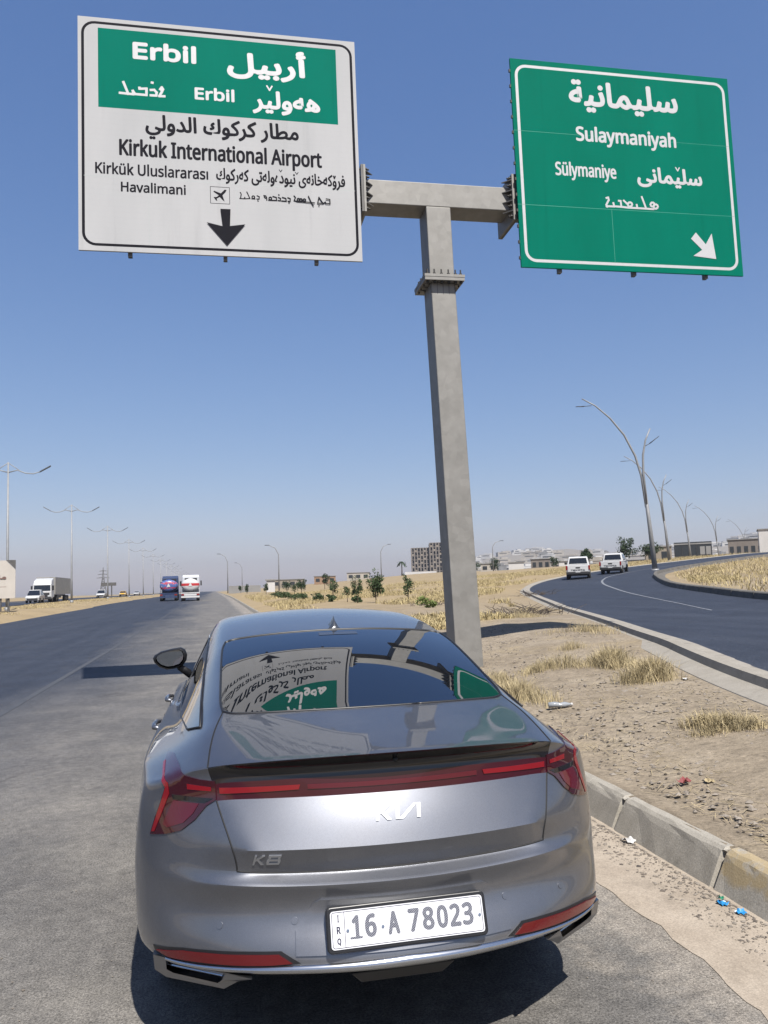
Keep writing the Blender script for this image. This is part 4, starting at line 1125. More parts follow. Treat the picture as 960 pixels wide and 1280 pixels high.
# ------------------------------------------------------------------ vehicles
def wheels(root, xs, ys, r, w):
    for y in ys:
        for s in (-1, 1): wheel(root, s*xs, y, r, w, s, m_tyre, m_alloy)
def loft(sections):
    """sections: list of equally long rings of points -> verts, faces with end caps."""
    n = len(sections[0]); V = [p for s in sections for p in s]
    F = [(i*n+j, i*n+(j+1) % n, (i+1)*n+(j+1) % n, (i+1)*n+j) for i in range(len(sections)-1) for j in range(n)]
    return V, F + [tuple(range(n))[::-1], tuple((len(sections)-1)*n+j for j in range(n))]
def side_body(prof_pts, hw, top_in):
    """Side profile (y, z, inset) extruded across with the roof pulled in."""
    S_ = []
    L = [(-hw + i, y, z) for y, z, i in prof_pts]; Rr = [(hw - i, y, z) for y, z, i in prof_pts]
    n = len(L)
    V = L + Rr
    return V, [tuple(range(n)), tuple(range(n, 2*n))[::-1]] + [(i, n+i, n+(i+1) % n, (i+1) % n) for i in range(n)]
def pickup(label, x, y, rzz, tint=None):
    r = empty('pickup_truck', (x, y, hh(x, y) + .02), rzz); tag(r, label, 'pickup truck', 'white pickups on the bend')
    slope = -math.atan2(hh(x + math.sin(-rzz)*4, y + math.cos(rzz)*4) - hh(x, y), 4.0); r.rotation_euler = (-slope, 0, rzz)
    mb = MB(); V, F = side_body([(-2.6,.55,.03),(-2.65,.75,.0),(-2.62,1.12,.02),(-1.05,1.14,.02),(-.9,1.14,.02),(1.1,1.10,.02),(2.5,1.02,.08),(2.65,.75,.1),(2.6,.45,.1),(-2.5,.42,.06)], .92, 0); mb.add(V, F); mb.build('body', m_white, r, bevel=.05)
    mb = MB(); V, F = side_body([(-.95,1.13,.03),(-.80,1.72,.16),(-.55,1.78,.19),(.55,1.78,.19),(1.25,1.12,.05)], .90, 0); mb.add(V, F); mb.build('cab', m_white, r, bevel=.05)
    mb = MB(); mb.hexa([(-.72,-.955,1.24),(.72,-.955,1.24),(.72,-.90,1.24),(-.72,-.90,1.24),(-.63,-.838,1.67),(.63,-.838,1.67),(.63,-.78,1.67),(-.63,-.78,1.67)]); mb.build('rear_window', m_dglass, r)
    for s in (-1, 1):
        mb = MB(); mb.hexa([(s*.885,-.70,1.22),(s*.885,.95,1.22),(s*.80,.95,1.22),(s*.80,-.70,1.22),(s*.765,-.62,1.66),(s*.765,.45,1.66),(s*.70,.45,1.66),(s*.70,-.62,1.66)]); mb.build('side_window', m_dglass, r)
        mb = MB(); mb.box((s*.86, -2.64, .93), (.13, .06, .34)); mb.build('tail_lamp', m_tail, r, bevel=.015)
        mb = MB(); mb.box((s*1.03, .75, 1.25), (.20, .12, .20)); mb.build('wing_mirror', m_white if s > 0 else m_dark, r, bevel=.03)
    mb = MB(); mb.box((0, -2.655, .86), (1.56, .05, .50)); tg = mb.build('tailgate', m_white, r, bevel=.02)
    mb = MB(); mb.box((0, -2.684, .93), (.34, .02, .10)); mb.build('tailgate_handle', m_dark, tg)
    fl = Flat(.001); fl.text('TOYOTA', (-.55, .70, .55, .80), LATIN, .008)
    fl.build('tailgate_lettering', m_dark, tg, Matrix(((1,0,0,0),(0,0,-1,-2.684),(0,1,0,0),(0,0,0,1))))
    mb = MB(); mb.box((0, -2.70, .50), (1.80, .18, .20)); mb.build('rear_bumper', m_dark, r, bevel=.03)
    mb = MB(); mb.box((0, -2.80, .62), (.36, .02, .11)); mb.build('number_plate', m_white, r)
    mb = MB(); mb.box((0, -1.78, 1.10), (1.5, 1.35, .06)); mb.build('load_bed', m_dark, r)
    mb = MB(); mb.box((0, 0, .40), (1.5, 4.6, .22)); mb.build('chassis', m_dark, r)
    wheels(r, .80, (-1.6, 1.6), .37, .25)
    return r
pickup('white pickup with black bumper nearer on the bend, left of the other pickup', 28.4, 57.2, R(-27))
pickup('white pickup farther round the bend beside the dark trees', 34.3, 62.2, R(-36))

def saloon(name, label, cat, x, y, rzz, paint_, suv=False, lift=0, group=None):
    r = empty(name, (x, y, hh(x, y) + .05 + lift), rzz); tag(r, label, cat, group)
    h = 1.68 if suv else 1.46
    mb = MB(); V, F = side_body([(-2.2,.35,.06),(-2.28,.70,.04),(-2.15,.98,.05),(-1.5,1.03,.03),(1.0,.98,.02),(2.0,.86,.08),(2.25,.68,.12),(2.2,.32,.12)], .89, 0); mb.add(V, F); mb.build('body', paint_, r, bevel=.06)
    mb = MB(); V, F = side_body([(-2.0,.97,.06),(-1.5,h-.08,.20),(-1.0,h,.22),(.15,h,.22),(1.15,.96,.06)], .87, 0); mb.add(V, F); mb.build('cabin', paint_, r, bevel=.05)
    mb = MB(); mb.hexa([(-.76,1.10,1.02),(.76,1.10,1.02),(.76,1.17,.98),(-.76,1.17,.98),(-.62,.22,h-.07),(.62,.22,h-.07),(.62,.30,h-.07),(-.62,.30,h-.07)]); mb.build('windscreen', m_dglass, r)
    mb = MB(); mb.hexa([(-.70,-1.95,1.03),(.70,-1.95,1.03),(.70,-1.9,1.03),(-.70,-1.9,1.03),(-.60,-1.56,h-.10),(.60,-1.56,h-.10),(.60,-1.5,h-.10),(-.60,-1.5,h-.10)]); mb.build('rear_window', m_dglass, r)
    for s in (-1, 1):
        mb = MB(); mb.hexa([(s*.845,-1.55,1.04),(s*.845,.85,1.04),(s*.76,.85,1.04),(s*.76,-1.55,1.04),(s*.69,-1.25,h-.09),(s*.69,.15,h-.09),(s*.60,.15,h-.09),(s*.60,-1.25,h-.09)]); mb.build('side_window', m_dglass, r)
        mb = MB(); mb.box((s*.66, 2.20, .70), (.36, .10, .15)); mb.build('headlight', m_lglass, r, bevel=.02)
        mb = MB(); mb.box((s*.70, -2.25, .80), (.30, .08, .14)); mb.build('tail_lamp', m_tail, r)
    mb = MB(); mb.box((0, 2.22, .50), (1.30, .10, .22)); mb.build('grille', m_dark, r)
    wheels(r, .76, (-1.35, 1.35), .33, .21)
    return r
saloon('estate_car', 'white estate car driving towards us in front of the grey truck', 'car', -23.2, 107.0, R(180 + 3), m_white, True)
saloon('estate_car', 'white car on the far carriageway between two median lamp posts', 'car', -23.6, 172.0, R(180 + 1), m_white, True)
saloon('taxi_car', 'orange yellow taxi on the far carriageway right of the white car', 'car', -24.8, 223.5, R(180 + 1), m_yellow)
saloon('estate_car', 'tiny pale car far along the opposite carriageway beyond the yellow taxi', 'car', -25.5, 270.0, R(180), m_white, False)

# grey lorry
r = empty('box_truck', (-23.6, 113.3, hh(-23.6, 113) + .05), R(1.0)); r.scale = (1, 1, .87); tag(r, 'white truck pulling a long grey box trailer on the far carriageway', 'truck')
mb = MB(); V, F = side_body([(0,.9,.0),(-.05,1.6,.02),(.10,2.75,.06),(.45,3.35,.10),(1.9,3.75,.10),(2.1,3.75,.1),(2.1,.8,0),(.1,.5,.02)], 1.22, 0); mb.add(V, F); mb.build('cab', m_white, r, bevel=.06)
mb = MB(); mb.hexa([(-1.08,-.05,1.75),(1.08,-.05,1.75),(1.08,.1,1.75),(-1.08,.1,1.75),(-1.04,.05,2.65),(1.04,.05,2.65),(1.04,.2,2.65),(-1.04,.2,2.65)]); mb.build('windscreen', m_dglass, r)
mb = MB(); mb.box((0, -.03, 1.05), (1.9, .14, .8)); mb.build('grille', m_dark, r, bevel=.03)
mb = MB(); mb.box((0, -.05, .58), (2.4, .3, .35)); mb.build('front_bumper', m_dark, r, bevel=.05)
for s in (-1, 1):
    mb = MB(); mb.box((s*.92, -.10, .95), (.36, .1, .2)); mb.build('headlight', m_lglass, r)
    mb = MB(); mb.box((s*1.38, .25, 2.2), (.22, .2, .75)); mb.build('wing_mirror', m_dark, r, bevel=.03)
    mb = MB(); mb.hexa([(s*1.225,.5,1.8),(s*1.225,1.5,1.8),(s*1.1,1.5,1.8),(s*1.1,.5,1.8),(s*1.20,.6,2.6),(s*1.20,1.5,2.6),(s*1.1,1.5,2.6),(s*1.1,.6,2.6)]); mb.build('side_window', m_dglass, r)
mb = MB(); mb.box((0, 9.4, 2.58), (2.5, 13.4, 2.75)); tr = mb.build('trailer_box', m_grey, r, bevel=.03)
mb = MB()
for k in range(21): mb.box((0, 2.85 + k*.655, 2.58), (2.53, .05, 2.6))
mb.build('trailer_ribs', m_grey, tr)
mb = MB(); mb.box((0, 9, 1.02), (1.1, 13.5, .28)); mb.build('chassis', m_dark, r)
mb = MB(); mb.box((1.15, 6.0, .85), (.12, 3.6, .5)); mb.build('side_guard', m_dark, r)
wheels(r, 1.02, (.95, 4.3, 5.4, 11.6, 12.9, 14.2), .50, .34)

# tankers
def tank_paint(name, a, bands):
    m = mat(name, a, .35); t = NT(m); x, y, z = t.sep()
    c = a
    if bands == 'red':
        n1 = t.math('MULTIPLY', t.math('GREATER_THAN', z, 2.02), t.math('LESS_THAN', z, 2.36))
        c = t.mix(n1, a, (.45, .03, .035))
    else:
        sc_ = t.math('ADD', z, t.math('MULTIPLY', t.noise(2.6, 3, .6), .9))
        c = t.mix(t.ramp(t.math('SINE', t.math('MULTIPLY', sc_, 9.0)), [(.55, G(0)), (.7, G(1))]), a, (.42, .06, .10))
        c = t.mix(t.ramp(t.noise(4.2, 4, .6), [(.58, G(0)), (.66, G(1))]), c, (.55, .60, .70))
    t.color(c); return m
m_tank1 = tank_paint('tank_white', (.55, .55, .55), 'red'); m_tank2 = tank_paint('tank_painted_blue', (.08, .13, .33), 'multi')
m_cab2 = mat('blue_cab_paint', (.03, .05, .12), .4); m_cab1 = mat('pale_cab_paint', (.55, .57, .60), .4)
def tanker(label, x, y, tank, cabm, trim, h=3.0):
    r = empty('tanker_truck', (x, y, rz(y)), R(1)); tag(r, label, 'tanker truck', 'tankers driving away on the main road')
    n = 28; S_ = []
    for yy, k in ((-.15, .55), (0, .86), (.22, 1.0), (6.6, 1.0), (6.85, .8)):
        S_.append([(1.2*k*math.cos(2*math.pi*i/n), yy, 2.12 + .88*k*math.sin(2*math.pi*i/n)) for i in range(n)])
    mb = MB(); V, F = loft(S_); mb.add(V, F); tk = mb.build('tank', tank, r, True); tk.data.set_sharp_from_angle(angle=R(40))
    mb = MB(); mb.tube([(0, 1.6, 2.9), (0, 1.6, 3.12)], .34, 14); mb.build('manhole', trim, tk)
    mb = MB(); mb.prism([(-.25, 1.98), (.25, 1.98), (.0, 2.48)], 'y', -.19, -.155); mb.build('hazard_diamond', m_white, tk)
    mb = MB(); V, F = side_body([(7.1,.8,.0),(7.1,3.35,.05),(7.5,3.62,.10),(8.7,3.55,.08),(9.3,2.6,.05),(9.3,.7,0)], 1.22, 0); mb.add(V, F); mb.build('cab', cabm, r, bevel=.05)
    mb = MB(); mb.box((0, 7.07, 2.95), (1.7, .06, .45)); mb.build('cab_window', m_dglass, r)
    for s in (-1, 1):
        mb = MB(); mb.box((s*1.42, 8.9, 2.45), (.2, .2, .7)); mb.build('wing_mirror', m_dark, r)
        mb = MB(); mb.box((s*.98, -.34, .86), (.34, .07, .17)); mb.build('tail_lamp', m_tail, r)
    mb = MB(); mb.box((0, -.30, 1.08), (2.42, .14, .13)); mb.box((0, -.28, .86), (2.3, .10, .26)); mb.hexa([(-1.2,-.3,.45),(1.2,-.3,.45),(1.2,-.2,.45),(-1.2,-.2,.45),(-1.2,-.3,.68),(1.2,-.3,.68),(1.2,-.2,.68),(-1.2,-.2,.68)]); mb.build('rear_bumper', trim, r)
    mb = MB(); mb.box((0, 4.4, .95), (.95, 9.4, .3)); mb.build('chassis', m_dark, r)
    wheels(r, .98, (.9, 2.2, 8.0), .50, .42)
tanker('white fuel tanker truck with a red band driving away on the main road', -3.75, 107, m_tank1, m_cab1, m_white)
tanker('blue painted tanker truck with red patterns left of the white tanker', -6.9, 113, m_tank2, m_cab2, m_cab2)

# roadside board on the median
m_board = noisy('beige_board', (.48, .445, .40), (.55, .51, .46), 1.2, .6)
r = empty('roadside_board', (-16.35, 62.3, hh(-16.4, 62.3)), R(8)); tag(r, 'beige board with arabic writing on a short post beside the median', 'board')
mb = MB(); mb.prism([(-2.3, 1.05), (.86, 1.05), (.93, 1.12), (.93, 3.20), (.25, 3.92), (-2.3, 3.92)], 'y', -.06, .06); bd_ = mb.build('board_panel', m_board, r)
mb = MB(); mb.prism([(.93, 3.22), (.93, 3.95), (.27, 3.95)], 'y', -.05, .05); mb.build('board_corner', m_galv2, r)
fl = Flat(.002); fl.text('\uFE9D\uFE8E\uFEE3', (-.75, 2.35, .30, 2.85), None, .02); fl.poly([(-2.2, 1.9), (.3, 1.9), (.3, 1.935), (-2.2, 1.935)]); fl.build('board_lettering', mat('faded_brown_ink', (.20, .12, .10), .7), bd_, Matrix(((1,0,0,0),(0,0,-1,-.061),(0,1,0,0),(0,0,0,1))))
for dx in (-.1, .45): 
    mb = MB(); mb.tube([(dx, .12, -.2), (dx, .12, 3.6)], .085, 8); mb.build('post', m_galv2, r)

# overhead sign and pylon far off
r = empty('overhead_sign', (-20.2, 155.7, hh(-20, 155)), 0); r.scale = (.6, .6, .62); tag(r, 'small dark overhead sign seen from behind beside the lamp row', 'road sign')
mb = MB(); mb.box((0, 0, 4.3), (4.6, .15, 1.0)); mb.build('sign_panel', m_galv2, r)
mb = MB(); mb.tube([(.9, .2, 0), (.9, .2, 4.4)], .2, 8); mb.build('post', m_galv2, r)
def pylon(x, y, h, lab):
    r = empty('power_pylon', (x, y, hh(x, y))); tag(r, lab, 'pylon')
    mb = MB(); w = h*.11
    for sx, sy in ((-1,-1),(1,-1),(1,1),(-1,1)): mb.tube([(sx*w, sy*w, 0), (sx*w*.25, sy*w*.25, h*.62), (0, 0, h)], .16, 4)
    for k in range(7):
        t0, t1 = k/7*.62, (k+1)/7*.62; a0 = w*(1-t0/.62*.75); a1 = w*(1-t1/.62*.75)
        for sy in (-1, 1):
            mb.tube([(-a0, sy*a0, h*t0), (a1, sy*a1, h*t1)], .08, 4); mb.tube([(a0, sy*a0, h*t0), (-a1, sy*a1, h*t1)], .08, 4)
    mb.build('lattice_tower', m_galv2, r)
    for z, l in ((.62, .22), (.74, .18), (.86, .13)):
        m2 = MB(); m2.tube([(-h*l, 0, h*z), (0, 0, h*(z+.03)), (h*l, 0, h*z)], .14, 4); m2.tube([(-h*l, 0, h*z), (h*l, 0, h*z)], .10, 4); m2.build('cross_arm', m_galv2, r)
pylon(-62, 470, 16, 'pale lattice power pylon far behind the median lamps')
# ------------------------------------------------------------------ plants
def foliage(name, a, b):
    m = mat(name, a, .75, spec=.25); t = NT(m)
    v = t.n('ShaderNodeTexVoronoi'); v.inputs['Scale'].default_value = 5; t.l(t.co(), v.inputs['Vector'])
    c = t.mix(t.noise(2.2, 3, .6), a, b); c = t.mix(1.0, c, t.ramp(v.outputs['Color'], [(0, G(.7)), (1, G(1.35))]), 'MULTIPLY')
    t.color(c); return m
m_leaf = foliage('dusty_leaf', (.030, .058, .022), (.075, .105, .042))
m_leaf2 = foliage('dark_leaf', (.018, .038, .016), (.042, .068, .028))
m_leaf3 = foliage('yellow_green_leaf', (.10, .15, .035), (.20, .24, .08))
m_bark = noisy('bark', (.10, .075, .055), (.17, .13, .10), 8, .9)
m_straw = foliage('dry_straw', (.36, .285, .155), (.56, .47, .29))
m_straw2 = foliage('field_straw', (.36, .285, .145), (.52, .43, .235))
m_twig = noisy('dead_twig', (.055, .043, .036), (.12, .095, .075), 10, .9)

def leaf_mesh(center, rad, n, size, clumps, seed):
    g = np.random.default_rng(seed); V = []; F = []
    cs = []
    for k in range(clumps):
        d = g.normal(size=3); d /= np.linalg.norm(d); q = d * g.uniform(.25, .85) * np.array(rad) + np.array(center)
        cs.append((q, g.uniform(.26, .5)))
    for k in range(n):
        q, r = cs[g.integers(len(cs))]
        d = g.normal(size=3); d /= np.linalg.norm(d)
        p = q + d * (g.uniform(.2, 1)**.5) * r * np.array(rad)
        a = g.normal(size=3); a /= np.linalg.norm(a); b = np.cross(a, g.normal(size=3)); b /= np.linalg.norm(b)
        s = size * g.uniform(.6, 1.3); i = len(V)
        V += [p - a*s, p - b*s*.45, p + a*s, p + b*s*.45]; F.append((i, i+1, i+2, i+3))
    return V, F
def tree(name, lab, x, y, h, w, leafm, seed, n=420, size=.085, trunk_h=.3, group=None, clumps=14, cat='tree'):
    r = empty(name, (x, y, hh(x, y) - .05)); tag(r, lab, cat, group)
    g = random.Random(seed); mb = MB()
    lean = g.uniform(-.06, .06) * h
    mb.tube([(0,0,-.05), (lean*.4,0,h*.35), (lean,0,h*.75)], [max(.03, h*.018), h*.014, h*.006], 6)
    for k in range(5):
        z = h * g.uniform(trunk_h*.9, .7); a = g.uniform(0, 6.28); l = w * g.uniform(.25, .42)
        mb.tube([(lean*z/h,0,z), (lean*z/h + math.cos(a)*l*.6, math.sin(a)*l*.6, z + l*.4), (lean*z/h + math.cos(a)*l, math.sin(a)*l, z + l*.9)], [h*.008, h*.006, h*.003], 5)
    mb.build('trunk', m_bark, r, True)
    V, F = leaf_mesh((lean*.6, 0, h*(trunk_h + (1-trunk_h)/2)), (w/2, w/2, h*(1-trunk_h)/2), n, size, clumps, seed)
    meshobj('crown', V, F, leafm, r)
    return r
G1 = 'young trees planted in the straw field'
tree('young_tree', 'dense round young tree, the biggest of those beyond the car roof', 8.44, 42.0, 1.85, 1.25, m_leaf, 1, 1200, .07, .22, G1, 24)
tree('young_tree', 'narrow young tree just left of the biggest round one', 7.62, 43.5, 1.45, .6, m_leaf, 2, 420, .06, .25, G1)
tree('young_tree', 'thin wispy young tree left of the narrow one', 7.6, 47.0, 1.15, .65, m_leaf, 3, 240, .06, .3, G1)
tree('young_tree', 'open leaning young tree left of the steel post', 10.17, 41.25, 1.65, .85, m_leaf, 4, 480, .065, .2, G1)
tree('young_tree', 'dark bushy young tree above the row of low shrubs', 9.42, 91.0, 2.1, 1.5, m_leaf2, 5, 520, .11, .2, G1)
tree('young_tree', 'small dark tree far off behind the wispy young one', 17.5, 130.0, 2.6, 1.9, m_leaf2, 6, 420, .14, .25, G1)
tree('young_tree', 'first small tree right of the white kiosk', 9.6, 112.0, 1.9, 1.6, m_leaf2, 7, 360, .12, .2, G1)
tree('young_tree', 'small tree standing in front of the white kiosk', 6.14, 103.9, 1.6, .9, m_leaf2, 8, 240, .11, .2, G1)
tree('young_tree', 'little tree left of the kiosk near the road', 5.19, 143.0, 1.9, 1.1, m_leaf2, 9, 200, .14, .2, G1)
tree('young_tree', 'farthest little tree at the start of the planted row', 4.9, 170.0, 2.0, 1.1, m_leaf2, 10, 160, .16, .2, G1)
for i, (x, y, h, w, lab) in enumerate([(8.9, 62.0, 1.5, .9, 'thin young tree behind the shrub row, left of the dark bushy one'), (10.6, 74.0, 1.8, .9, 'upright young tree behind the dark bushy one'), (9.0, 52.5, 1.2, .5, 'stick thin sapling between the wispy and the narrow tree'), (12.2, 60.0, 1.7, .9, 'far young tree between the biggest and the leaning one'), (7.9, 84.0, 1.5, 1.1, 'squat young tree near the middle of the planted row'), (13.5, 78.0, 1.9, 1.2, 'faint young tree behind the leaning one')]):
    tree('young_tree', lab, x, y, h, w, m_leaf, 15+i, 300, .075, .22, G1)
def bush(name, lab, x, y, w, h, leafm, seed, n, size, group=None):
    o = meshobj(name, *leaf_mesh((0, 0, h*.5), (w/2, w/2, h*.55), n, size, 9, seed), leafm); o.location = (x, y, hh(x, y) - .02); tag(o, lab, 'shrub', group); return o
bl = [(5.62, 78.2, 1.6, .7, 'low green shrub farthest along the row beside the road'), (5.5, 68.0, 1.7, .75, 'second low green shrub along the row beside the road'), (5.38, 61.8, 1.7, .7, 'dense low green shrub in the middle of the row'), (5.75, 57.5, 1.6, .75, 'low green shrub before the dark bushy tree'), (6.29, 51.6, 1.2, .6, 'low green shrub near the wispy young tree'), (7.0, 49.4, 1.0, .55, 'small green shrub at the end of the row near the car roof'), (7.92, 45.5, .8, .45, 'tiny green shrub at the foot of the narrow young tree')]
for i, (x, y, w, h, lab) in enumerate(bl): bush('low_shrub', lab, x, y, w, h, m_leaf, 30+i, 420, .08, 'low green shrubs along the verge')
bush('broad_shrub', 'yellow green shrub left of the steel post in the straw', 8.46, 30.7, 1.0, .55, m_leaf3, 41, 520, .06)
for i, (x, y, h, w, lab) in enumerate([(66.0, 117.0, 4.2, 3.4, 'tall dark tree behind the second pickup'), (72.8, 121.0, 3.2, 4.2, 'broad dark tree between the pickups and the curved lamp'), (60.5, 120.5, 3.0, 2.2, 'small dark tree just right of the nearer pickup')]):
    tree('dark_tree', lab, x, y, h, w, m_leaf2, 50+i, 1500, .16, .12, 'dark trees beyond the bend', 26)
for i, (x, y, h, w, lab) in enumerate([(78.5, 214, 4.0, 3.4, 'dark green tree among the low buildings right of the post'), (92.5, 205, 3.8, 3.0, 'dark green tree left of the nearer pickup'), (72.0, 216, 3.2, 5.0, 'low dark green tree clump close to the steel post')]):
    tree('roadside_tree', lab, x, y, h, w, m_leaf2, 60+i, 800, .2, .12, 'trees among the low buildings', 20)
# palm
r = empty('palm_tree', (76.0, 320.0, hh(76, 320))); tag(r, 'small palm tree standing left of the unfinished building', 'palm tree')
mb = MB(); mb.tube([(0,0,-.5), (.1,0,3), (0,0,5.6)], [.3,.22,.2], 8); mb.build('trunk', m_bark, r, True)
mb = MB()
for k in range(22):
    a = k*2.4; e = random.uniform(-.3, 1.0); P = []
    for t in np.linspace(0, 1, 6): P.append((math.cos(a)*2.3*t*math.cos(e*.6), math.sin(a)*2.3*t*math.cos(e*.6), 5.6 + 1.9*t*math.sin(e) - 1.6*t*t))
    for p, q in zip(P, P[1:]):
        n_ = Vector((-math.sin(a), math.cos(a), 0)) * .22
        mb.add([Vector(p)-n_, Vector(p)+n_, Vector(q)+n_, Vector(q)-n_], [(0,1,2,3)])
mb.build('fronds', m_leaf2, r)

def blades(pts, seed, hmin, hmax, w, lean, seg=2):
    g = np.random.default_rng(seed); V = []; F = []
    for (x, y, z, k) in pts:
        h = g.uniform(hmin, hmax) * k; a = g.uniform(0, 2*np.pi); l = h * g.uniform(.05, lean); b = g.uniform(0, 2*np.pi); ww = w * g.uniform(.6, 1.4)
        dx, dy = math.cos(a)*l, math.sin(a)*l; wx, wy = math.cos(b)*ww, math.sin(b)*ww; i = len(V)
        m = .55
        V += [(x-wx, y-wy, z-.02), (x+wx, y+wy, z-.02), (x+dx*.35+wx*.7, y+dy*.35+wy*.7, z+h*m), (x+dx*.35-wx*.7, y+dy*.35-wy*.7, z+h*m), (x+dx, y+dy, z+h*(.98 - .25*l/h))]
        F += [(i, i+1, i+2, i+3), (i+3, i+2, i+4)]
    return V, F
def tuft(x, y, rx, ry, h, n, lab, seed, lean=.9):
    g = np.random.default_rng(seed); P = []
    c = [(g.normal(0, .45), g.normal(0, .45), g.uniform(.55, 1.1)) for _ in range(7)]
    for k in range(n):
        cx, cy, s = c[g.integers(7)]
        u, v = cx + g.normal(0, .26), cy + g.normal(0, .26)
        px, py = x + u*rx, y + v*ry
        P.append((px - x, py - y, hh(px, py) - hh(x, y), s * max(.35, 1 - .45*math.hypot(u, v))))
    V, F = blades(P, seed, h*.45, h, .0032, lean)
    o = meshobj('dry_grass_tuft', V, F, m_straw); o.location = (x, y, hh(x, y) - .01); tag(o, lab, 'dry grass', 'dry grass tufts on the dirt island')
tuft(2.95, 6.3, .38, .75, .36, 1500, 'long straw tuft growing right beside the car near the bottle', 71, .8)
tuft(3.10, 7.6, .35, .6, .34, 900, 'straw tuft behind the one with the bottle', 72, .8)
tuft(4.2, 8.0, .50, .42, .36, 1300, 'pale straw tuft at the left end of the middle clump', 73)
tuft(4.75, 7.55, .42, .48, .46, 2000, 'tallest bushy straw tuft in the middle of the island', 74, 1.1)
tuft(4.55, 6.15, .40, .40, .42, 1700, 'straw tuft in front of the tallest one, white scrap beside it', 75, 1.1)
tuft(3.62, 3.50, .31, .28, .32, 1900, 'round straw tuft nearest the yellow kerb end', 76, 1.3)
tuft(3.75, 2.55, .30, .25, .14, 500, 'sparse straw tuft at the right edge close to the camera', 77, 1.3)
tuft(5.2, 9.6, .35, .4, .30, 300, 'thin upright straw stalks beside the pale slip road kerb', 78, .5)
for i, (x, y, lab) in enumerate([(8.2, 19.5, 'straw tuft by the shadow beyond the steel post'), (6.6, 12.0, 'small straw tuft right of the steel post foot'), (10.2, 23.2, 'straw tuft left of the pale kerb bend')]):
    tuft(x, y, .8, .8, .35, 900, lab, 80+i, 1.0)
g = np.random.default_rng(5); P = []
def patchy(x, y): return math.sin(x*.55 + 1.3*math.sin(y*.21)) + math.sin(y*.33 + 1.7*math.sin(x*.3)) + .6*math.sin(x*1.7+y*1.1)
while len(P) < 40000:
    y = 17 + 95 * g.random()**1.6; x = 3.2 + (y*.62 + 2) * g.random()
    if in_slip(x, y, -1.6) or x > 60: continue
    if y < 27 and patchy(x, y) < 1.3: continue
    if patchy(x, y) < (.8 if y < 45 else .15): continue
    P.append((x, y, hh(x, y), (.5 if y < 30 else .8) + .5*g.random()))
while len(P) < 95000:
    x = 14 + 90 * g.random()**1.3; y = 12 + 100 * g.random()
    if in_slip(x, y, -1.4): continue
    # only the island on the inside of the bend
    j = min(range(len(SR)), key=lambda k: abs(SR[k][1]-y))
    if y < 50 and x < SR[j][0] + 1.2: continue
    if y >= 50 and x < 35: continue
    P.append((x, y, hh(x, y), .8 + .6*g.random()))
V, F = blades(P, 9, .10, .34, .018, 1.5)
tag(meshobj('dry_grass', V, F, m_straw2), 'golden dry grass covering the plain', 'grass', kind='stuff')
P = []
while len(P) < 9000:
    y = 35 + 150*g.random()**1.5; x = -12.9 - .016*y - 7.0*g.random()**.8
    if patchy(x, y) < 0: continue
    P.append((x, y, hh(x, y), .35 + .4*g.random()))
V, F = blades(P, 19, .15, .3, .02, 1.4)
tag(meshobj('median_grass', V, F, m_straw2), 'short dry grass on the sandy median', 'grass', kind='stuff')

def brush(x, y, w, n, seed, lab):
    g = random.Random(seed); mb = MB()
    for k in range(n):
        a = g.uniform(0, 6.28); px, py = g.gauss(0, w*.35), g.gauss(0, w*.18); l = g.uniform(.3, .8); e = g.uniform(.1, .9)
        p = Vector((px, py, .03)); q = p + Vector((math.cos(a)*l*.5, math.sin(a)*l*.5, e*l*.4)); s = q + Vector((math.cos(a+.5)*l*.5, math.sin(a+.5)*l*.5, e*l*.2))
        mb.tube([p, q, s], [.012, .009, .004], 4)
    o = mb.build('brush_pile', m_twig); o.location = (x, y, hh(x, y)); tag(o, lab, 'brushwood', None)
brush(8.7, 20.6, 1.8, 120, 3, 'dark heap of dead twigs lying beside the post shadow')
brush(15.6, 36.0, 1.2, 60, 4, 'smaller heap of dead twigs near the bend of the pale kerb')
brush(9.4, 33.5, 1.6, 30, 5, 'thin dead branch lying in the straw right of the post')

# ------------------------------------------------------------------ stones and litter
m_stone = noisy('pebble', (.17, .145, .118), (.32, .28, .235), 9, .9)
m_chip = noisy('dark_chip', (.07, .06, .055), (.20, .165, .13), 9, .9)
def pebbles(name, lab, n, fn, smin, smax, m, seed, flat=.6):
    g = np.random.default_rng(seed); V = []; F = []
    base = [(1,0,0),(-1,0,0),(0,1,0),(0,-1,0),(0,0,1),(0,0,-1)]
    fc = [(0,2,4),(2,1,4),(1,3,4),(3,0,4),(2,0,5),(1,2,5),(3,1,5),(0,3,5)]
    for k in range(n):
        x, y, z = fn(g); s = smin + (smax - smin)*g.random()**3; i = len(V); a = g.uniform(0, 6.28); ca, sa = math.cos(a), math.sin(a)
        sx, sy, sz = s*g.uniform(.6, 1.3), s*g.uniform(.6, 1.3), s*flat*g.uniform(.5, 1.2)
        for bx, by, bz in base: V.append((x + ca*bx*sx - sa*by*sy, y + sa*bx*sx + ca*by*sy, z + bz*sz))
        F += [tuple(i+q for q in f) for f in fc]
    tag(meshobj(name, V, F, m), lab, 'stones', kind='stuff')
def on_dirt(g):
    while True:
        y = 1 + 15*g.random()**1.5; x = 2.25 + (2.6 + .42*y)*g.random()
        if x < np.interp(y, [0, 5, 10, 16], [3.6, 4.6, 6.2, 8.4]): return x, y, hh(x, y) + .004
pebbles('gravel', 'loose gravel scattered on the dirt island', 4200, on_dirt, .004, .030, m_stone, 21)
pebbles('gravel', 'dark chips and clods on the dirt island', 1500, on_dirt, .004, .022, m_chip, 22)
def in_gutter(g):
    y = -1 + 9*g.random(); return 1.93 - .03 - .26*g.random()**2.2, y, rz(y) + .008
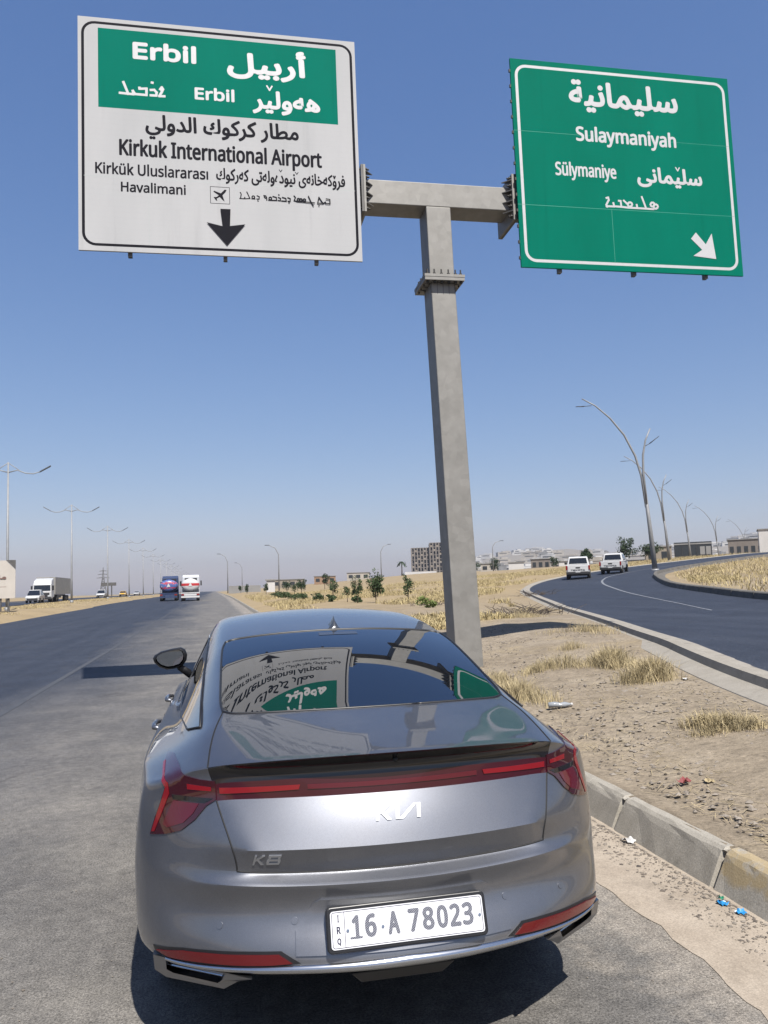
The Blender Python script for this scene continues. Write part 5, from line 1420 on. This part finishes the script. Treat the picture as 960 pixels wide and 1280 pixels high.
pebbles('gutter_grit', 'grit and dry leaf crumbs swept against the kerb', 3800, in_gutter, .003, .014, m_stone, 23, .4)
pebbles('gutter_crumbs', 'dark leaf crumbs in the gutter corner', 1700, in_gutter, .003, .016, m_chip, 24, .35)
def on_road(g):
    return -5 + 6.6*g.random(), -1.5 + 14*g.random()**1.4, .004
pebbles('road_grit', 'loose grit on the asphalt shoulder', 2600, on_road, .002, .008, m_stone, 25, .5)
m_straw3 = foliage('straw_litter', (.36, .28, .155), (.48, .40, .25))
g = np.random.default_rng(8); V = []; F = []
for k in range(2600):
    x, y, z = on_dirt(g); a = g.uniform(0, 3.14); l = g.uniform(.02, .09); w = .0022; i = len(V); dx, dy = math.cos(a)*l, math.sin(a)*l
    V += [(x-dx+dy/l*w, y-dy-dx/l*w, z+.004), (x+dx+dy/l*w, y+dy-dx/l*w, z+.006), (x+dx-dy/l*w, y+dy+dx/l*w, z+.006), (x-dx-dy/l*w, y-dy+dx/l*w, z+.004)]; F.append((i, i+1, i+2, i+3))
tag(meshobj('straw_litter', V, F, m_straw3), 'broken straw strewn over the dirt', 'straw', kind='stuff')

def scrap(name, lab, cat, x, y, s, m, seed, z=None):
    g = random.Random(seed); n = 5; V = []; zz = hh(x, y) if z is None else z
    for j in range(n):
        for i in range(n): V.append((x + (i/(n-1)-.5)*s*(1+g.uniform(-.3,.3)), y + (j/(n-1)-.5)*s*(1+g.uniform(-.3,.3)), zz + .006 + abs(g.gauss(0, s*.22))))
    o = meshobj(name, V, [(j*n+i, j*n+i+1, (j+1)*n+i+1, (j+1)*n+i) for j in range(n-1) for i in range(n-1)], m); tag(o, lab, cat); return o
m_blue = mat('blue_plastic', (.03, .25, .55), .35); m_green = mat('green_plastic', (.04, .28, .16), .35); m_redp = mat('red_plastic', (.26, .06, .06), .6); m_wp = mat('white_paper', (.55, .54, .52), .7)
scrap('plastic_scrap', 'blue and green plastic scrap lying in the gutter under the yellow kerb', 'litter', 1.855, .985, .045, m_blue, 1, .004)
scrap('plastic_scrap', 'green plastic flake on top of the blue scrap', 'litter', 1.865, 1.005, .028, m_green, 2, .022)
scrap('plastic_scrap', 'plain blue plastic scrap nearest the right edge of the gutter', 'litter', 1.868, .865, .040, m_blue, 3, .004)
scrap('paper_scrap', 'crumpled white paper in the gutter by the grey kerb block', 'litter', 1.90, 1.98, .07, m_wp, 4, .004)
scrap('plastic_scrap', 'flat red plastic scrap on the dirt behind the kerb', 'litter', 2.54, 2.36, .075, m_redp, 5)
scrap('paper_scrap', 'white scrap lying by the straw tuft in the middle', 'litter', 4.75, 5.75, .08, m_wp, 6)
scrap('paper_scrap', 'pale scrap on the dirt beside the red one', 'litter', 2.68, 2.28, .055, m_straw3, 7)
r = empty('plastic_bottle', (3.02, 5.42, hh(3.02, 5.42) + .038), R(-12)); tag(r, 'crushed clear plastic bottle lying in the straw beside the car', 'bottle')
m_bottle = mat('clear_plastic', (.30, .32, .34), .10); 
mb = MB(); mb.tube([(-.13,0,0),(-.125,0,0),(-.06,0,.004),(0,0,-.004),(.05,0,0),(.09,0,.002),(.115,0,.002)], [.012,.034,.036,.030,.036,.022,.013], 12, flat=.85); mb.build('bottle_body', m_bottle, r, True)
mb = MB(); mb.tube([(.113,0,.002),(.133,0,.002)], .016, 10); mb.build('bottle_cap', m_wp, r, True)

# ------------------------------------------------------------------ buildings
m_bconc = noisy('raw_concrete', (.17, .145, .125), (.235, .205, .18), .4, .9)
m_bdark = mat('dark_opening', (.030, .028, .028), .9)
m_house = [noisy('render_%s' % n, a, b, .2, .9) for n, a, b in (('cream', (.38, .345, .30), (.47, .43, .37)), ('white', (.52, .51, .49), (.64, .62, .60)), ('tan', (.24, .205, .16), (.32, .275, .22)), ('grey', (.22, .215, .21), (.30, .295, .285)))]
m_bglass = mat('dark_facade_glass', (.022, .028, .032), .15, coat=.3)
r = empty('unfinished_building', (158.0, 598.0, hh(158, 598) - 1.0), R(-14)); tag(r, 'grey concrete frame of an unfinished seven storey building left of the post', 'building')
def frame_block(x0, x1, y0, y1, z1, fl, nb, parent):
    mb = MB()
    for k in range(fl + 1): mb.box(((x0+x1)/2, (y0+y1)/2, z1*k/fl), (x1-x0+.6, y1-y0+.6, .45))
    mb.build('floor_slab', m_bconc, parent)
    mb = MB()
    for i in range(nb + 1):
        x = x0 + (x1-x0)*i/nb
        for y in (y0, y1): mb.box((x, y, z1/2), (.95, .7, z1 - .01))
    for y in np.linspace(y0, y1, 4): mb.box((x0, y, z1/2), (.7, .9, z1 - .02))
    mb.build('column', m_bconc, parent)
    mb = MB(); mb.box(((x0+x1)/2, (y0+y1)/2 + 1, z1/2), (x1-x0-1.2, y1-y0-3, z1 - .6)); mb.build('dark_interior', m_bdark, parent)
    for k in range(fl):
        for i in range(nb):
            if (i*7 + k*3) % 5 < 2:
                xx = x0 + (x1-x0)*(i+.5)/nb; mb = MB(); mb.box((xx, y0+.1, z1*k/fl + .8), ((x1-x0)/nb*.7, .25, 1.3)); mb.build('infill_wall', m_house[2], parent)
frame_block(-7.5, 6.5, 0, 16, 21.5, 7, 6, r); frame_block(6.9, 21, -3, 14, 25.0, 8, 6, r)
mb = MB(); mb.box((-1, -14, 1.4), (24, .4, 2.8)); mb.build('site_wall', m_house[1], r)

def low_building(lab, x, y, w, d, h, m, rzz=0, win=0, roof=True, name='low_building', glass=False, sink=1.2):
    r = empty(name, (x, y, hh(x, y) - sink), rzz); tag(r, lab, 'building')
    mb = MB(); mb.box((0, d/2, (h+sink)/2), (w, d, h+sink)); mb.build('wall', m, r)
    if roof:
        mb = MB(); mb.box((0, d/2, h+sink+.12), (w+.5, d+.5, .24)); mb.build('roof', m_house[3] if m is not m_house[3] else m_house[0], r)
    for k in range(win):
        xx = -w/2 + w*(k+.5)/win
        mb = MB(); mb.box((xx, -.02, sink + h*.52), (w/win*.55, .12, h*.42)); mb.build('window', m_bglass if not glass else m_dark, r)
    return r
r = low_building('dark glass fronted building right of the tall curved lamp', 126.5, 190.0, 9.6, 8, 6.2, m_bglass, R(-33), 0, False, 'glass_building')
mb = MB(); mb.box((0, -.05, 6.9), (9.7, .2, .35)); mb.build('parapet', m_house[3], r)
for k in range(6): 
    mb = MB(); mb.box((-4.6 + k*1.84, -.06, 3.7), (.14, .14, 7.2)); mb.build('mullion', m_dark, r)
for k in range(2):
    mb = MB(); mb.box((2.4 + 1.5*k, -.06, 5.0), (1.2, .16, 2.2)); mb.build('bright_pane', m_house[3], r)
low_building('long grey hall with dark bays at the right edge of the field', 153.0, 202.0, 11.5, 9, 7.2, m_bconc, R(-36), 6, True, 'hall_building')
low_building('tall pale plain building cut by the right edge', 139.0, 172.0, 9.0, 9, 8.2, m_house[1], R(-36), 0, True, 'pale_building')
low_building('small stone house between the dark glass building and the dark trees', 104.0, 170.0, 6, 5, 4.2, m_house[2], R(-28), 2)
low_building('white walled shop right of the post', 88.5, 223.0, 4.6, 4, 2.6, m_house[1], R(-22), 0)
low_building('dark fronted shop in the middle of the low row', 95.5, 221.0, 5.6, 5, 3.4, m_bconc, R(-22), 3)
low_building('bright white shed left of the nearer pickup', 99.0, 210.0, 4.8, 4, 2.3, m_house[1], R(-22), 0)
low_building('cream flat house at the left end of the low row by the post', 83.0, 232.0, 5.0, 4, 2.6, m_house[0], R(-20), 2)
low_building('white kiosk among the young trees left of the field', 9.9, 150.0, 1.6, 1.6, 2.2, m_house[1], R(-4), 0, True, 'kiosk', sink=.2)
low_building('orange brown low house far behind the young trees', 45.0, 330.0, 9.0, 6, 3.2, noisy('ochre_render', (.27, .17, .10), (.34, .215, .135), .3, .9), R(-8), 3)
low_building('low grey wall of a compound left of the kiosk', 6.5, 190.0, 7.5, 1.0, 1.6, m_house[3], R(-2), 0, False, 'compound_wall', sink=.2)
low_building('long tan house behind the kiosk and young trees', 27.0, 300.0, 12.0, 6, 3.0, m_house[2], R(-5), 4)
low_building('pale low house between the ochre house and the palm', 62.0, 345.0, 10.0, 6, 3.2, m_house[0], R(-10), 3)

g = random.Random(12); hs = []
tries = 0
while len(hs) < 290 and tries < 12000:
    tries += 1
    d = 900 + 900*g.random() if len(hs) > 60 else g.uniform(480, 1000); a = math.atan(g.uniform(.30, 1.05)); x, y = d*math.sin(a), d*math.cos(a)
    if any(abs(x-p)+abs(y-q) < 13 for p, q in hs): continue
    if math.hypot(x-160, y-600) < 60: continue
    hs.append((x, y))
kinds = []
for k in range(9):
    w, d_, h = g.uniform(13, 27), g.uniform(10, 16), g.choice([4, 6.5, 6.5, 9])
    mb = MB(); mb.box((0, 0, h/2 - 2), (w, d_, h + 4)); mb.box((w*.2, .5, h + 1.2), (w*.4, d_*.5, 2.4)); mb.box((0, -d_/2 - .05, h*.5), (w*.7, .2, h*.28), 1)
    mb.box((0, 0, h + .25), (w+.4, d_+.4, .5))
    me = mb.build('hillside_house', [m_house[(0, 1, 1, 1, 3, 0, 1, 0, 1)[k]], m_bdark])
    kinds.append(me)
for i, (x, y) in enumerate(hs):
    o = kinds[i] if i < 9 else kinds[i % 9].copy()
    if i >= 9: C.objects.link(o)
    o.location = (x, y, hh(x, y)); o.rotation_euler = (0, 0, -math.atan2(x, y) + g.uniform(-.5, .5))
    tag(o, 'tiny flat roofed house in the town on the hazy ridge', 'house', 'houses of the town on the ridge')

# ------------------------------------------------------------------ reflectances
# every diffuse surface was mixed as a swatch chart; this one factor brings the chart to real-world albedo
ALBEDO = 0.70
for m in bpy.data.materials:
    b = m.node_tree.nodes.get('Principled BSDF') if m.use_nodes else None
    if b is None or (b.inputs['Metallic'].default_value == 1.0 and not b.inputs['Metallic'].is_linked): continue
    s_ = b.inputs['Base Color']
    if s_.is_linked:
        x = m.node_tree.nodes.new('ShaderNodeMix'); x.data_type = 'RGBA'; x.blend_type = 'MULTIPLY'; x.inputs[0].default_value = 1.0
        m.node_tree.links.new(s_.links[0].from_socket, x.inputs[6]); x.inputs[7].default_value = (ALBEDO, ALBEDO, ALBEDO, 1); m.node_tree.links.new(x.outputs[2], s_)
    else:
        c = s_.default_value; s_.default_value = (c[0]*ALBEDO, c[1]*ALBEDO, c[2]*ALBEDO, 1)

# ------------------------------------------------------------------ dusty air
HAZE = True
if HAZE:
    m = bpy.data.materials.new('haze'); m.use_nodes = True; t = m.node_tree; t.nodes.clear()
    out = t.nodes.new('ShaderNodeOutputMaterial'); v = t.nodes.new('ShaderNodeVolumePrincipled')
    v.inputs['Color'].default_value = (.66, .69, .74, 1); v.inputs['Density'].default_value = .00026; v.inputs['Anisotropy'].default_value = .3
    t.links.new(v.outputs[0], out.inputs['Volume'])
    mb = MB(); mb.box((500, 1650, 58), (4700, 3600, 122)); o = mb.build('haze', m); tag(o, 'pale dusty air over the plain', kind='stuff')
